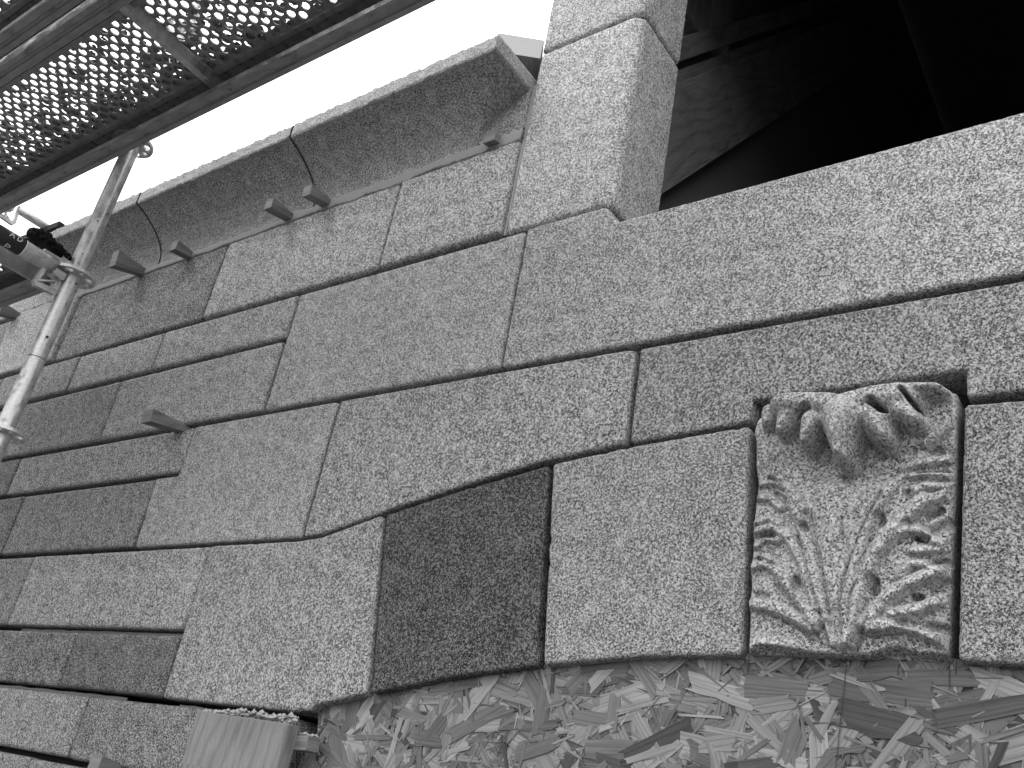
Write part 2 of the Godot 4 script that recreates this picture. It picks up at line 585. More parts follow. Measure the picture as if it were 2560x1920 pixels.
func make_wall() -> void:
	wall = thing("granite_wall", "pale granite ashlar wall with a cornice, a carved keystone and open joints, still being built", "wall", Vector3(-1.8, GROUND, 0))
	wall.set_meta("kind", "thing")
	const A := 1.606
	const B := 1.296
	const C := 1.139
	const D := 0.907
	const E := 0.755
	const F := 0.540
	const G := 0.315
	const H := 0.156
	const I := -0.007
	# course under the cornice
	block(-4.6, -3.832, B, A, 0.42)
	block(-3.832, -3.317, B, A, 0.72, "granite", 0.008)
	block(-3.317, -2.417, B, A, 0.52, "granite_dark", -0.002)
	block(-2.417, -1.641, B, A, 0.74)
	block(-1.641, -1.224, B, A, 0.74)
	# course of small stones beside the tall block
	block(-4.4, -3.667, C, B, 0.56)
	block(-3.667, -3.108, C, B, 0.56)
	block(-3.108, -2.598, C, B, 0.66)
	block(-2.598, -1.949, C, B, 0.70)
	block(-4.4, -3.46, D, C, 0.5)
	block(-3.46, -2.749, D, C, 0.58)
	block(-2.749, -1.952, D, C, 0.72)
	block(-1.950, -1.150, D, B, 0.74)
	stone([[-1.150, D], [0.55, D], [0.55, 1.243], [-0.890, 1.243], [-0.904, 1.255], [-0.917, 1.283], [-0.932, B], [-1.150, B]], 0.70, "sill_stone", "granite", 0.002, "long pale sill stone under the dark opening")
	# course at the notch
	block(-4.3, -3.229, E, D, 0.42)
	block(-3.229, -2.240, E, D, 0.64)
	stone([[-2.240, D], [-1.650, D], [-1.650, F], [-2.330, F], [-2.346, E], [-2.240, E]], 0.70)
	block(-4.3, -3.080, F, E, 0.40)
	block(-3.080, -2.339, F, E, 0.48)
	stone([[-1.650, D], [-0.810, D], [-0.810, 0.690], [-0.992, 0.672], [-1.179, 0.636], [-1.399, 0.590], [-1.573, 0.547], [-1.650, F]], 0.64)
	stone([[-0.810, D], [0.55, D], [0.55, 0.706], [-0.229, 0.704], [-0.228, 0.752], [-0.562, 0.748], [-0.563, 0.707], [-0.810, 0.690]], 0.52, "stone_block", "granite", -0.004, "long stone cut out round the top of the carved keystone")
	# the flat arch
	stone([[-1.985, F], [-1.650, F], [-1.573, 0.547], [-1.399, 0.590], [-1.349, 0.333], [-1.325, 0.205], [-1.453, 0.175], [-1.476, 0.162], [-1.520, 0.156], [-1.985, 0.158]], 0.60, "stone_block", "granite", 0.004, "springing stone of the arch")
	stone([[-1.399, 0.590], [-1.179, 0.636], [-0.975, 0.671], [-0.943, 0.340], [-0.930, 0.274], [-1.120, 0.246], [-1.325, 0.204]], 0.24, "stone_block", "granite_dark", 0.0, "dark arch stone")
	stone([[-0.975, 0.671], [-0.810, 0.690], [-0.562, 0.706], [-0.557, 0.304], [-0.740, 0.295], [-0.930, 0.274]], 0.60, "stone_block", "granite_sawn", 0.001, "pale arch stone left of the keystone")
	stone([[-0.232, 0.700], [0.06, 0.690], [0.12, 0.290], [-0.10, 0.302], [-0.262, 0.306]], 0.52, "stone_block", "granite_sawn")
	stone([[0.06, 0.690], [0.50, 0.640], [0.56, 0.215], [0.32, 0.255], [0.12, 0.290]], 0.56)
	# left of the arch
	block(-4.2, -2.860, G, F, 0.50)
	block(-2.860, -1.985, G, F, 0.66)
	block(-4.0, -2.453, H, G, 0.48, "granite_dark")
	block(-2.453, -1.984, H, G, 0.40, "granite_dark")
	block(-3.5, -2.298, I, H, 0.58)
	block(-2.298, -1.520, I, H, 0.54, "granite_dark")
	block(-3.5, -2.46, -0.20, I, 0.5)
	block(-2.46, -1.520, -0.20, I, 0.5)
	block(-3.5, -2.7, -0.45, -0.20, 0.5)
	block(-2.7, -1.520, -0.45, -0.20, 0.5)
	# the pier of the opening, two stones one on the other, with a rounded corner
	pier(1.298, 1.903, 0.84)
	pier(1.911, 2.55, 0.80)


# A pier stone: the plan has a well rounded front corner on the right; swept up with soft arrises above and below.
func pier(y0: float, y1: float, tone: float) -> void:
	var plan := PackedVector2Array()               # (x, z), from the back left round the front to the back right
	var x0 := -1.217
	var x1 := -0.918
	var r := 0.030
	for k in 13: plan.append(Vector2(x0, -0.20 + 0.19 * k / 12.0))
	plan.append(Vector2(x0 + 0.004, -0.004))
	for k in 28: plan.append(Vector2(lerpf(x0 + 0.010, x1 - r, k / 27.0), 0.0))
	for k in range(1, 9):
		var a := PI / 2 * (1.0 - k / 9.0)
		plan.append(Vector2(x1 - r + cos(a) * r, -r + sin(a) * r))
	for k in 20: plan.append(Vector2(x1 + 0.004 * k / 19.0, lerpf(-r, -0.20, k / 19.0)))
	var n := plan.size() - 1
	var noise := FastNoiseLite.new()
	noise.seed = rng.randi() % 9999
	noise.frequency = 1.0
	noise.fractal_octaves = 3
	var arris := 0.011
	var rows := []
	var h := y1 - y0
	for s in [[0.0, 0.055], [0.0, 0.03], [0.0, arris], [arris * 0.12, arris * 0.55], [arris * 0.45, arris * 0.15], [arris, 0.0]]: rows.append([s[0], s[1]])
	for k in range(1, 40): rows.append([arris + (h - 2 * arris) * k / 40.0, 0.0])
	for s in [[h - arris, 0.0], [h - arris * 0.45, arris * 0.15], [h - arris * 0.12, arris * 0.55], [h, arris], [h, 0.03], [h, 0.055]]: rows.append([s[0], s[1]])
	var lean := 0.014
	var where := func(i: int, j: int) -> Vector3:
		var p := plan[i]
		var a := plan[maxi(i - 1, 0)]
		var b := plan[mini(i + 1, n)]
		var t := (b - a).normalized()
		var o := Vector2(-t.y, t.x)                # outward in (x, z)
		var y: float = rows[j][0]
		var e: float = absf(noise.get_noise_2d((p.x + p.y) * 45.0, y * 45.0)) * 0.0022 + noise.get_noise_2d((p.x + p.y) * 160.0, y * 160.0) * 0.0009
		if j < 7 or j > rows.size() - 8: e *= 1.6
		var q: Vector2 = p - o * (rows[j][1] + e)
		var slide := lean * (y + y0 - 1.298) / 0.6 * clampf((p.x - x0) / 0.3, 0, 1)
		return Vector3(q.x + slide, y, q.y)
	var off := Vector2(rng.randf(), rng.randf()) * 4.0
	var run := PackedFloat32Array([0.0])
	for i in n: run.append(run[i] + plan[i].distance_to(plan[i + 1]))
	var climb := PackedFloat32Array([0.0])
	for j in rows.size() - 1: climb.append(climb[j] + Vector2(rows[j][0], rows[j][1]).distance_to(Vector2(rows[j + 1][0], rows[j + 1][1])))
	var uv := func(i: int, j: int) -> Vector2: return (Vector2(run[i], climb[j]) + off) / TILE
	var mesh := grid(n, rows.size() - 1, where, uv, Color(tone, tone, tone))
	var o := put("pier_stone", mesh, mat.granite, wall, Vector3(0, y0, 0) - wall.position)
	tag(o, "pier stone with a rounded corner at the opening")


# ---------------------------------------------------------------- the cornice

func cove(t: float) -> Vector2:                    # the moulding's profile as (projection, height), t from 0 at the bed to 1 at the top
	var pts := [Vector2(-0.03, 1.613), Vector2(-0.001, 1.613), Vector2(0.000, 1.630), Vector2(0.0015, 1.646), Vector2(0.007, 1.666), Vector2(0.019, 1.688), Vector2(0.034, 1.706), Vector2(0.053, 1.723), Vector2(0.075, 1.739), Vector2(0.098, 1.753), Vector2(0.122, 1.765), Vector2(0.146, 1.774), Vector2(0.155, 1.777), Vector2(0.158, 1.782), Vector2(0.158, 1.795), Vector2(0.158, 1.808), Vector2(0.158, 1.822), Vector2(0.155, 1.830), Vector2(0.148, 1.834), Vector2(0.10, 1.835), Vector2(-0.06, 1.835), Vector2(-0.20, 1.835)]
	var k := t * (pts.size() - 1)
	var i := mini(int(k), pts.size() - 2)
	return pts[i].lerp(pts[i + 1], k - i)


func cornice_stone(x0: float, x1: float, ends: bool, tone: float) -> void:
	# runs from x0 (left) to x1 (right); where it ends the moulding turns the corner and runs back to the wall
	var noise := FastNoiseLite.new()
	noise.seed = rng.randi() % 9999
	noise.frequency = 1.0
	noise.fractal_octaves = 3
	var nv := 63
	var nu := int((x1 - x0) / 0.007)
	var back := 24 if ends else 0
	var tip := func(p: float) -> float: return x1 - (0.148 * (1.0 - clampf(p, 0.0, 0.158) / 0.158) if ends else 0.0)
	var raw := func(i: int, j: int) -> Vector3:
		var q := cove(j / float(nv))
		var e: float = tip.call(q.x)
		if i <= nu: return Vector3(lerpf(x0, e, i / float(nu)), q.y, q.x)
		var deep := q.x - (-0.20 if j > 40 else -0.012)
		return Vector3(e, q.y, q.x - maxf(deep, 0.0) * (i - nu) / back)
	var where := func(i: int, j: int) -> Vector3:
		var v: Vector3 = raw.call(i, j)
		var a := noise.get_noise_3d(v.x * 42.0, v.y * 42.0, v.z * 42.0)
		var b := noise.get_noise_3d(v.x * 150.0, v.y * 150.0, v.z * 150.0)
		var edge := 1.0 + 2.2 * exp(-pow((j / float(nv) * 21.0 - 12.4) / 0.6, 2.0)) + 2.2 * exp(-pow((j / float(nv) * 21.0 - 17.2) / 0.7, 2.0))
		var d := (a * 0.0016 + b * 0.0011) * edge
		return v + Vector3(0.3 * b * 0.001, d * 0.6, d)
	var off := Vector2(rng.randf(), rng.randf()) * 4.0
	var uv := func(i: int, j: int) -> Vector2:
		var v: Vector3 = raw.call(i, j)
		var turn: float = 0.0 if i <= nu else cove(j / float(nv)).x - v.z
		return (Vector2(v.x + turn, j / float(nv) * 0.62) + off) / TILE
	var st := begin()
	var col := Color(tone, tone, tone)
	var base := add_grid(st, 0, nu + back, nv, where, uv, col)
	if not ends or true:                            # the sawn left end
		var w := func(i: int, j: int) -> Vector3:
			var v: Vector3 = where.call(0, j)
			return Vector3(x0 + 0.0005, v.y, v.z) if i == 1 else Vector3(x0 + 0.0005, v.y, -0.2)
		var wu := func(i: int, j: int) -> Vector2: return Vector2(j * 0.01, i * 0.2)
		add_grid(st, base, 1, nv, w, wu, col)
	st.generate_normals()
	var mid := Vector3((x0 + x1) / 2, 1.61, 0)
	var mesh := st.commit()
	put("cornice_stone", mesh, mat.granite_sawn, wall, -wall.position)


func make_cornice() -> void:
	cornice_stone(-2.006, -1.229, true, 0.70)
	cornice_stone(-2.812, -2.016, false, 0.68)
	cornice_stone(-3.47, -2.822, false, 0.66)
	# plain stones level with it: at the pier and beyond its left end
	stone([[-1.60, 1.609], [-1.223, 1.609], [-1.223, 1.797], [-1.60, 1.797]], 0.60, "stone_block", "granite_sawn", -0.002)
	block(-4.6, -3.45, 1.609, 1.80, 0.66)
	# mortar in the two upright joints of the moulding
	for x in [-2.011, -2.817]:
		var noise := FastNoiseLite.new()
		noise.seed = int(x * -100)
		noise.frequency = 1.0
		var nv := 60
		var where := func(i: int, j: int) -> Vector3:
			var q := cove(0.05 + 0.86 * j / float(nv))
			var e := noise.get_noise_2d(j * 0.22, i * 0.5) * 0.005
			var w: float = [-0.5, -0.4, 0.0, 0.4, 0.5][i]
			var lift: float = [-0.010, -0.005, -0.0035, -0.005, -0.010][i]
			return Vector3(x + w * 0.015 + e * 1.2, q.y - lift * 0.6, q.x + lift + e * 0.10)
		var uv := func(i: int, j: int) -> Vector2: return Vector2(i, j)
		put("mortar_joint", grid(4, nv, where, uv), mat.mortar_dark, wall, -wall.position)


# ---------------------------------------------------------------- the carved keystone

var lobes := []
var ribs := []
var veins := []
var hollows := []


func lobe(p: Array, r0: float, r1: float, h: float) -> void: lobes.append([p, r0, r1, h])
func rib(p: Array, r0: float, r1: float, h: float) -> void: ribs.append([p, r0, r1, h])
func vein(p: Array, r0: float, r1: float, h: float) -> void: veins.append([p, r0, r1, h])
func hollow(p: Array, r0: float, r1: float, h: float) -> void: hollows.append([p, r0, r1, h])


# 0 on the feature's spine, 1 at its edge; slope > 0 draws the feature out above its spine and cuts it off steeply below.
func reach(p: Vector2, f: Array, slope := 0.0) -> float:
	if f.size() == 4:
		var box_ := Rect2(f[0][0], Vector2.ZERO)
		for q in f[0]: box_ = box_.expand(q)
		f.append(box_.grow(maxf(f[1], f[2]) * 1.8))
	if not f[4].has_point(p): return 9.0
	var best := 9.0
	var pts: Array = f[0]
	for k in pts.size() - 1:
		var a: Vector2 = pts[k]
		var b: Vector2 = pts[k + 1]
		var t := clampf((p - a).dot(b - a) / maxf((b - a).length_squared(), 1e-9), 0, 1)
		var along := (k + t) / (pts.size() - 1)
		var away := p - a.lerp(b, t)
		var d := away.length()
		var r := lerpf(f[1], f[2], along)
		if slope > 0.0 and d > 1e-6: r *= 1.0 + slope * away.y / d
		best = minf(best, d / r)
	return best


func make_keystone() -> void:
	# the curled tip of the leaf
	lobe([Vector2(-0.4884, 0.7069), Vector2(-0.3958, 0.6871), Vector2(-0.3098, 0.6915)], 0.0338, 0.0361, 0.0570)
	lobe([Vector2(-0.5187, 0.7053), Vector2(-0.5224, 0.6868)], 0.0204, 0.0157, 0.0331)
	lobe([Vector2(-0.4828, 0.6855), Vector2(-0.4940, 0.6610)], 0.0259, 0.0133, 0.0478)
	lobe([Vector2(-0.4392, 0.6645), Vector2(-0.4501, 0.6300)], 0.0259, 0.0133, 0.0589)
	lobe([Vector2(-0.3899, 0.6574), Vector2(-0.3923, 0.6349), Vector2(-0.3924, 0.5972)], 0.0408, 0.0149, 0.0846)
	lobe([Vector2(-0.3483, 0.6586), Vector2(-0.3325, 0.6259)], 0.0322, 0.0149, 0.0644)
	lobe([Vector2(-0.3078, 0.6725), Vector2(-0.2854, 0.6508)], 0.0275, 0.0126, 0.0534)
	lobe([Vector2(-0.2900, 0.7107), Vector2(-0.2567, 0.7075)], 0.0181, 0.0141, 0.0460)
	# ribs that fan out from the foot
	rib([Vector2(-0.3968, 0.3246), Vector2(-0.3793, 0.3907), Vector2(-0.3615, 0.4403), Vector2(-0.3394, 0.4796), Vector2(-0.3117, 0.5095), Vector2(-0.2886, 0.5317)], 0.0118, 0.0147, 0.0165)
	rib([Vector2(-0.4053, 0.3244), Vector2(-0.4156, 0.4137), Vector2(-0.4204, 0.4766), Vector2(-0.4207, 0.5422)], 0.0137, 0.0294, 0.0090)
	rib([Vector2(-0.3996, 0.3274), Vector2(-0.3876, 0.4286), Vector2(-0.3665, 0.4982), Vector2(-0.3332, 0.5607)], 0.0088, 0.0118, 0.0105)
	rib([Vector2(-0.4197, 0.3240), Vector2(-0.4475, 0.4361), Vector2(-0.4658, 0.5015), Vector2(-0.4880, 0.5553)], 0.0078, 0.0118, 0.0105)
	rib([Vector2(-0.3726, 0.3496), Vector2(-0.3415, 0.3832), Vector2(-0.3135, 0.4050), Vector2(-0.2862, 0.4193), Vector2(-0.2620, 0.4290)], 0.0128, 0.0118, 0.0195)
	rib([Vector2(-0.3378, 0.3630), Vector2(-0.3013, 0.3704), Vector2(-0.2745, 0.3832), Vector2(-0.2613, 0.3889)], 0.0108, 0.0098, 0.0180)
	rib([Vector2(-0.3629, 0.3440), Vector2(-0.3153, 0.3490), Vector2(-0.2894, 0.3369), Vector2(-0.2643, 0.3266)], 0.0137, 0.0118, 0.0225)
	rib([Vector2(-0.3212, 0.4213), Vector2(-0.3071, 0.4374), Vector2(-0.2868, 0.4369), Vector2(-0.2634, 0.4262)], 0.0088, 0.0078, 0.0135)
	rib([Vector2(-0.3498, 0.4553), Vector2(-0.3237, 0.4836), Vector2(-0.3012, 0.4888), Vector2(-0.2773, 0.4725), Vector2(-0.2576, 0.4657)], 0.0098, 0.0088, 0.0150)
	rib([Vector2(-0.3051, 0.4569), Vector2(-0.2779, 0.4590), Vector2(-0.2578, 0.4627)], 0.0088, 0.0078, 0.0135)
	rib([Vector2(-0.3067, 0.5060), Vector2(-0.2838, 0.5280), Vector2(-0.2599, 0.5435), Vector2(-0.2499, 0.5553)], 0.0108, 0.0098, 0.0180)
	rib([Vector2(-0.3012, 0.5466), Vector2(-0.2855, 0.5566), Vector2(-0.2525, 0.5579)], 0.0088, 0.0078, 0.0150)
	rib([Vector2(-0.3017, 0.5756), Vector2(-0.2790, 0.5793), Vector2(-0.2570, 0.5773)], 0.0078, 0.0078, 0.0150)
	rib([Vector2(-0.3127, 0.5881), Vector2(-0.2839, 0.5985), Vector2(-0.2558, 0.6038)], 0.0088, 0.0088, 0.0150)
	rib([Vector2(-0.2800, 0.6262), Vector2(-0.2623, 0.6442), Vector2(-0.2448, 0.6605)], 0.0098, 0.0088, 0.0120)
	rib([Vector2(-0.3368, 0.5460), Vector2(-0.3129, 0.5832), Vector2(-0.2920, 0.6108)], 0.0088, 0.0078, 0.0090)
	rib([Vector2(-0.5441, 0.3801), Vector2(-0.5196, 0.3754), Vector2(-0.4909, 0.3662), Vector2(-0.4493, 0.3455)], 0.0118, 0.0118, 0.0165)
	rib([Vector2(-0.5486, 0.4416), Vector2(-0.5255, 0.4451), Vector2(-0.5089, 0.4358), Vector2(-0.4778, 0.3988), Vector2(-0.4434, 0.3530)], 0.0098, 0.0118, 0.0135)
	rib([Vector2(-0.5462, 0.5003), Vector2(-0.5112, 0.5029), Vector2(-0.4878, 0.4859), Vector2(-0.4631, 0.4428), Vector2(-0.4407, 0.3756)], 0.0088, 0.0118, 0.0135)
	rib([Vector2(-0.5434, 0.4764), Vector2(-0.5238, 0.4858), Vector2(-0.5056, 0.4817)], 0.0078, 0.0088, 0.0105)
	rib([Vector2(-0.5428, 0.3164), Vector2(-0.5177, 0.3231), Vector2(-0.4788, 0.3151)], 0.0098, 0.0118, 0.0120)
	rib([Vector2(-0.5452, 0.5157), Vector2(-0.5200, 0.5178), Vector2(-0.5031, 0.5084)], 0.0069, 0.0078, 0.0120)
	rib([Vector2(-0.5410, 0.5858), Vector2(-0.5153, 0.5837), Vector2(-0.4882, 0.5692), Vector2(-0.4646, 0.5299)], 0.0078, 0.0098, 0.0120)
	rib([Vector2(-0.5416, 0.5610), Vector2(-0.5176, 0.5523), Vector2(-0.5021, 0.5357)], 0.0078, 0.0088, 0.0120)
	# chased veins
	vein([Vector2(-0.4219, 0.3400), Vector2(-0.4243, 0.3757), Vector2(-0.4306, 0.4232), Vector2(-0.4402, 0.4645), Vector2(-0.4483, 0.4973), Vector2(-0.4534, 0.5225)], 0.0031, 0.0027, 0.0060)
	vein([Vector2(-0.4046, 0.3143), Vector2(-0.4075, 0.3683), Vector2(-0.4075, 0.3862), Vector2(-0.3994, 0.4288), Vector2(-0.3874, 0.4627), Vector2(-0.3709, 0.5016), Vector2(-0.3618, 0.5220), Vector2(-0.3451, 0.5534)], 0.0031, 0.0027, 0.0060)
	vein([Vector2(-0.3960, 0.3463), Vector2(-0.3915, 0.3907), Vector2(-0.3805, 0.4162)], 0.0031, 0.0027, 0.0060)
	vein([Vector2(-0.3912, 0.3119), Vector2(-0.3798, 0.3336), Vector2(-0.3669, 0.3598)], 0.0031, 0.0027, 0.0060)
	vein([Vector2(-0.4255, 0.3239), Vector2(-0.4408, 0.3832), Vector2(-0.4602, 0.4539), Vector2(-0.4735, 0.4903)], 0.0031, 0.0027, 0.0060)
	vein([Vector2(-0.4357, 0.3236), Vector2(-0.4585, 0.3604), Vector2(-0.4838, 0.3910), Vector2(-0.5082, 0.4149)], 0.0031, 0.0027, 0.0060)
	vein([Vector2(-0.4491, 0.3307), Vector2(-0.4705, 0.3482), Vector2(-0.4954, 0.3585)], 0.0031, 0.0027, 0.0060)
	vein([Vector2(-0.4037, 0.4840), Vector2(-0.4037, 0.5147)], 0.0031, 0.0027, 0.0060)
	vein([Vector2(-0.3990, 0.7149), Vector2(-0.3982, 0.6857), Vector2(-0.3991, 0.6535)], 0.0028, 0.0028, 0.0030)
	# hollows
	hollow([Vector2(-0.4643, 0.5064), Vector2(-0.4610, 0.4996)], 0.0069, 0.0069, 0.0180)
	hollow([Vector2(-0.4751, 0.4208), Vector2(-0.4717, 0.4050)], 0.0073, 0.0073, 0.0150)
	hollow([Vector2(-0.3604, 0.4160), Vector2(-0.3606, 0.4040)], 0.0090, 0.0090, 0.0195)
	hollow([Vector2(-0.3502, 0.5149), Vector2(-0.3475, 0.5052)], 0.0083, 0.0083, 0.0165)
	hollow([Vector2(-0.2988, 0.4810), Vector2(-0.2839, 0.4773)], 0.0052, 0.0052, 0.0195)
	hollow([Vector2(-0.3058, 0.3948), Vector2(-0.2978, 0.3933)], 0.0059, 0.0059, 0.0195)
	hollow([Vector2(-0.3217, 0.3567), Vector2(-0.2889, 0.3508), Vector2(-0.2682, 0.3511)], 0.0086, 0.0086, 0.0180)
	hollow([Vector2(-0.2802, 0.4032), Vector2(-0.2612, 0.4174)], 0.0086, 0.0086, 0.0150)
	hollow([Vector2(-0.3593, 0.3087), Vector2(-0.3308, 0.3165), Vector2(-0.3035, 0.3077), Vector2(-0.2689, 0.3089)], 0.0095, 0.0095, 0.0270)
	hollow([Vector2(-0.2765, 0.4922), Vector2(-0.2556, 0.5064)], 0.0086, 0.0086, 0.0150)
	hollow([Vector2(-0.5347, 0.3151), Vector2(-0.4910, 0.3133), Vector2(-0.4517, 0.3071)], 0.0060, 0.0060, 0.0120)
	hollow([Vector2(-0.5342, 0.4955), Vector2(-0.5125, 0.4928)], 0.0052, 0.0052, 0.0135)
	hollow([Vector2(-0.5368, 0.4008), Vector2(-0.5236, 0.3959)], 0.0069, 0.0069, 0.0090)
	hollow([Vector2(-0.5394, 0.4596), Vector2(-0.5108, 0.4440)], 0.0045, 0.0045, 0.0105)
	hollow([Vector2(-0.2785, 0.4441), Vector2(-0.2572, 0.4479)], 0.0069, 0.0069, 0.0150)
	hollow([Vector2(-0.2943, 0.5831), Vector2(-0.2579, 0.5878)], 0.0045, 0.0045, 0.0135)
	hollow([Vector2(-0.3094, 0.5536), Vector2(-0.3054, 0.5469)], 0.0062, 0.0062, 0.0120)
	hollow([Vector2(-0.2830, 0.5139), Vector2(-0.2675, 0.5253)], 0.0062, 0.0062, 0.0150)
	hollow([Vector2(-0.5296, 0.6010), Vector2(-0.5070, 0.5865)], 0.0045, 0.0045, 0.0120)
	hollow([Vector2(-0.5131, 0.5676), Vector2(-0.4943, 0.5523)], 0.0048, 0.0048, 0.0105)
	hollow([Vector2(-0.2745, 0.6222), Vector2(-0.2661, 0.6230)], 0.0069, 0.0069, 0.0120)
	hollow([Vector2(-0.3476, 0.6861), Vector2(-0.3312, 0.6699)], 0.0069, 0.0069, 0.0450)
	hollow([Vector2(-0.4592, 0.6826), Vector2(-0.4460, 0.6882)], 0.0069, 0.0069, 0.0240)
	hollow([Vector2(-0.3035, 0.7030), Vector2(-0.2827, 0.6705)], 0.0041, 0.0041, 0.0270)
	hollow([Vector2(-0.3991, 0.5876), Vector2(-0.3976, 0.5789)], 0.0086, 0.0086, 0.0090)
	var nu := 240
	var nv := 320
	var noise := FastNoiseLite.new()
	noise.seed = 31
	noise.frequency = 1.0
	noise.fractal_octaves = 3
	var brow := [Vector2(-0.556, 0.700), Vector2(-0.5395, 0.7177), Vector2(-0.5292, 0.7259), Vector2(-0.4925, 0.7293), Vector2(-0.4583, 0.7272), Vector2(-0.4119, 0.7196), Vector2(-0.3942, 0.7133), Vector2(-0.3719, 0.7183), Vector2(-0.3484, 0.7249), Vector2(-0.3178, 0.7265), Vector2(-0.2589, 0.7227), Vector2(-0.2479, 0.7160), Vector2(-0.236, 0.7130)]
	var top := func(x: float) -> float:
		for k in brow.size() - 1:
			if x <= brow[k + 1].x: return lerpf(brow[k].y, brow[k + 1].y, clampf((x - brow[k].x) / (brow[k + 1].x - brow[k].x), 0, 1))
		return brow[-1].y
	var flank := func(v: float) -> float:            # the leaf's left edge, lobed
		return -0.553 - 0.003 * exp(-pow((v - 0.34) / 0.035, 2.0)) - 0.003 * exp(-pow((v - 0.20) / 0.03, 2.0)) - 0.002 * exp(-pow((v - 0.53) / 0.02, 2.0)) - 0.004 * exp(-pow((v - 0.96) / 0.03, 2.0))
	var place := func(u: float, v: float) -> Vector2:
		var xl: float = flank.call(v)
		var xr := lerpf(-0.2695, -0.2365, v)
		var x := lerpf(xl, xr, u)
		return Vector2(x, lerpf(0.3125, top.call(x), v))
	var Z := PackedFloat32Array()
	for j in nv + 1:
		for i in nu + 1:
			var u := i / float(nu)
			var v := j / float(nv)
			var p: Vector2 = place.call(u, v)
			var c := (p.x + 0.405) / 0.155
			var z := 0.006 + 0.012 * (1.0 - c * c) * smoothstep(0.0, 0.25, v) - 0.010 * smoothstep(0.55, 0.72, v) * (1.0 - smoothstep(0.72, 0.8, v))
			z -= 0.008 * smoothstep(0.75, 1.0, absf(c)) * smoothstep(0.95, 0.7, v)
			var leaf := 0.0
			for f in ribs:                            # leaflets lie over one another like scales
				var d := reach(p, f, 0.55)
				if d < 1.0: leaf = maxf(leaf, f[3] * pow(1.0 - d * d, 0.8)) + 0.25 * minf(leaf, f[3] * (1.0 - d * d))
			z += leaf * smoothstep(0.0, 0.035, minf(u, 1.0 - u) + 0.004)
			for f in veins:
				var d := reach(p, f)
				if d < 1.0: z -= f[3] * (1.0 - d * d)
			for f in hollows:
				var d := reach(p, f)
				if d < 1.25: z -= f[3] * smoothstep(1.25, 0.35, d)
			var crown := 0.0
			for f in lobes:
				var d := reach(p, f, 0.28)
				if d < 1.0:
					var h: float = f[3] * pow(1.0 - d * d, 0.6)
					var k := 0.011
					var s := clampf(0.5 + 0.5 * (h - crown) / k, 0, 1)
					crown = lerpf(crown, h, s) + k * s * (1.0 - s) * 0.6
			z = z + crown
			for f in hollows:
				if f[3] > 0.0145 and crown > 0.0:
					var d := reach(p, f)
					if d < 1.0: z -= f[3] * (1.0 - d * d) * 0.7
			z += noise.get_noise_2d(p.x * 60.0, p.y * 60.0) * 0.0014 + noise.get_noise_2d(p.x * 220.0, p.y * 220.0) * 0.0008
			var rim := minf(minf(u * 0.31, (1.0 - u) * 0.31), v * 0.4)
			z -= 0.006 * pow(clampf(1.0 - rim / 0.006, 0, 1), 2.0)
			z -= 0.5 * maxf(z, 0.0) * pow(clampf(1.0 - (1.0 - v) * 0.41 / 0.014, 0, 1), 2.0)
			Z.append(z)
	var foot := Vector3(-0.405, 0.31, 0)
	var face := func(i: int, j: int) -> Vector3:
		# two rows all round go back into the wall
		var ii := clampi(i - 2, 0, nu)
		var jj := clampi(j - 2, 0, nv)
		var p: Vector2 = place.call(ii / float(nu), jj / float(nv))
		var z := Z[jj * (nu + 1) + ii]
		var deep := maxi(maxi(2 - i, i - 2 - nu), maxi(2 - j, j - 2 - nv))
		if deep == 1: z -= 0.012
		elif deep == 2: z = -0.15
		return Vector3(p.x, p.y, z) - foot
	var off := Vector2(0.3, 0.7)
	var uv := func(i: int, j: int) -> Vector2:
		var v: Vector3 = face.call(i, j)
		return (Vector2(v.x, v.y - 0.5 * v.z) + off) / TILE
	var o := put("carved_keystone", grid(nu + 4, nv + 4, face, uv, Color(0.70, 0.70, 0.70)), mat.granite_carved, wall, foot - wall.position)
	tag(o, "keystone carved as an acanthus leaf with a curled tip")


# ---------------------------------------------------------------- mortar

# A smear or bed of mortar along a line in the face of the wall; proud < 0 leaves it back in the joint.
func smear(from: Vector2, to: Vector2, width: float, proud: float, wander: float, m := "mortar", z := 0.0) -> void:
	var noise := FastNoiseLite.new()
	noise.seed = rng.randi() % 9999
	noise.frequency = 1.0
	noise.fractal_octaves = 3
	var length := from.distance_to(to)
	var nu := maxi(4, int(length / 0.006))
	var t := (to - from) / length
	var side := Vector2(-t.y, t.x)
	var across := [-0.5, -0.46, -0.3, 0.0, 0.3, 0.46, 0.5]
	var lift := [-0.012, 0.0, 0.75, 1.0, 0.75, 0.0, -0.012]
	var where := func(i: int, j: int) -> Vector3:
		var s := i / float(nu) * length
		var w: float = width * (1.0 + 0.6 * noise.get_noise_2d(s * 9.0, j * 0.01 + (3.0 if j > 3 else 0.0)) + 0.35 * noise.get_noise_2d(s * 70.0, 5.0 if j > 3 else 0.0))
		var c := noise.get_noise_2d(s * 8.0, 20.0) * wander
		var p: Vector2 = from + t * s + side * (across[j] * w + c)
		var h: float = lift[j] if j in [0, 6] else lift[j] * proud * (0.7 + 0.9 * absf(noise.get_noise_2d(s * 50.0, j * 2.0)))
		return Vector3(p.x, p.y, z + h)
	var uv := func(i: int, j: int) -> Vector2: return Vector2(i, j)
	put("mortar_joint", grid(nu, 6, where, uv), mat[m], wall, -wall.position)


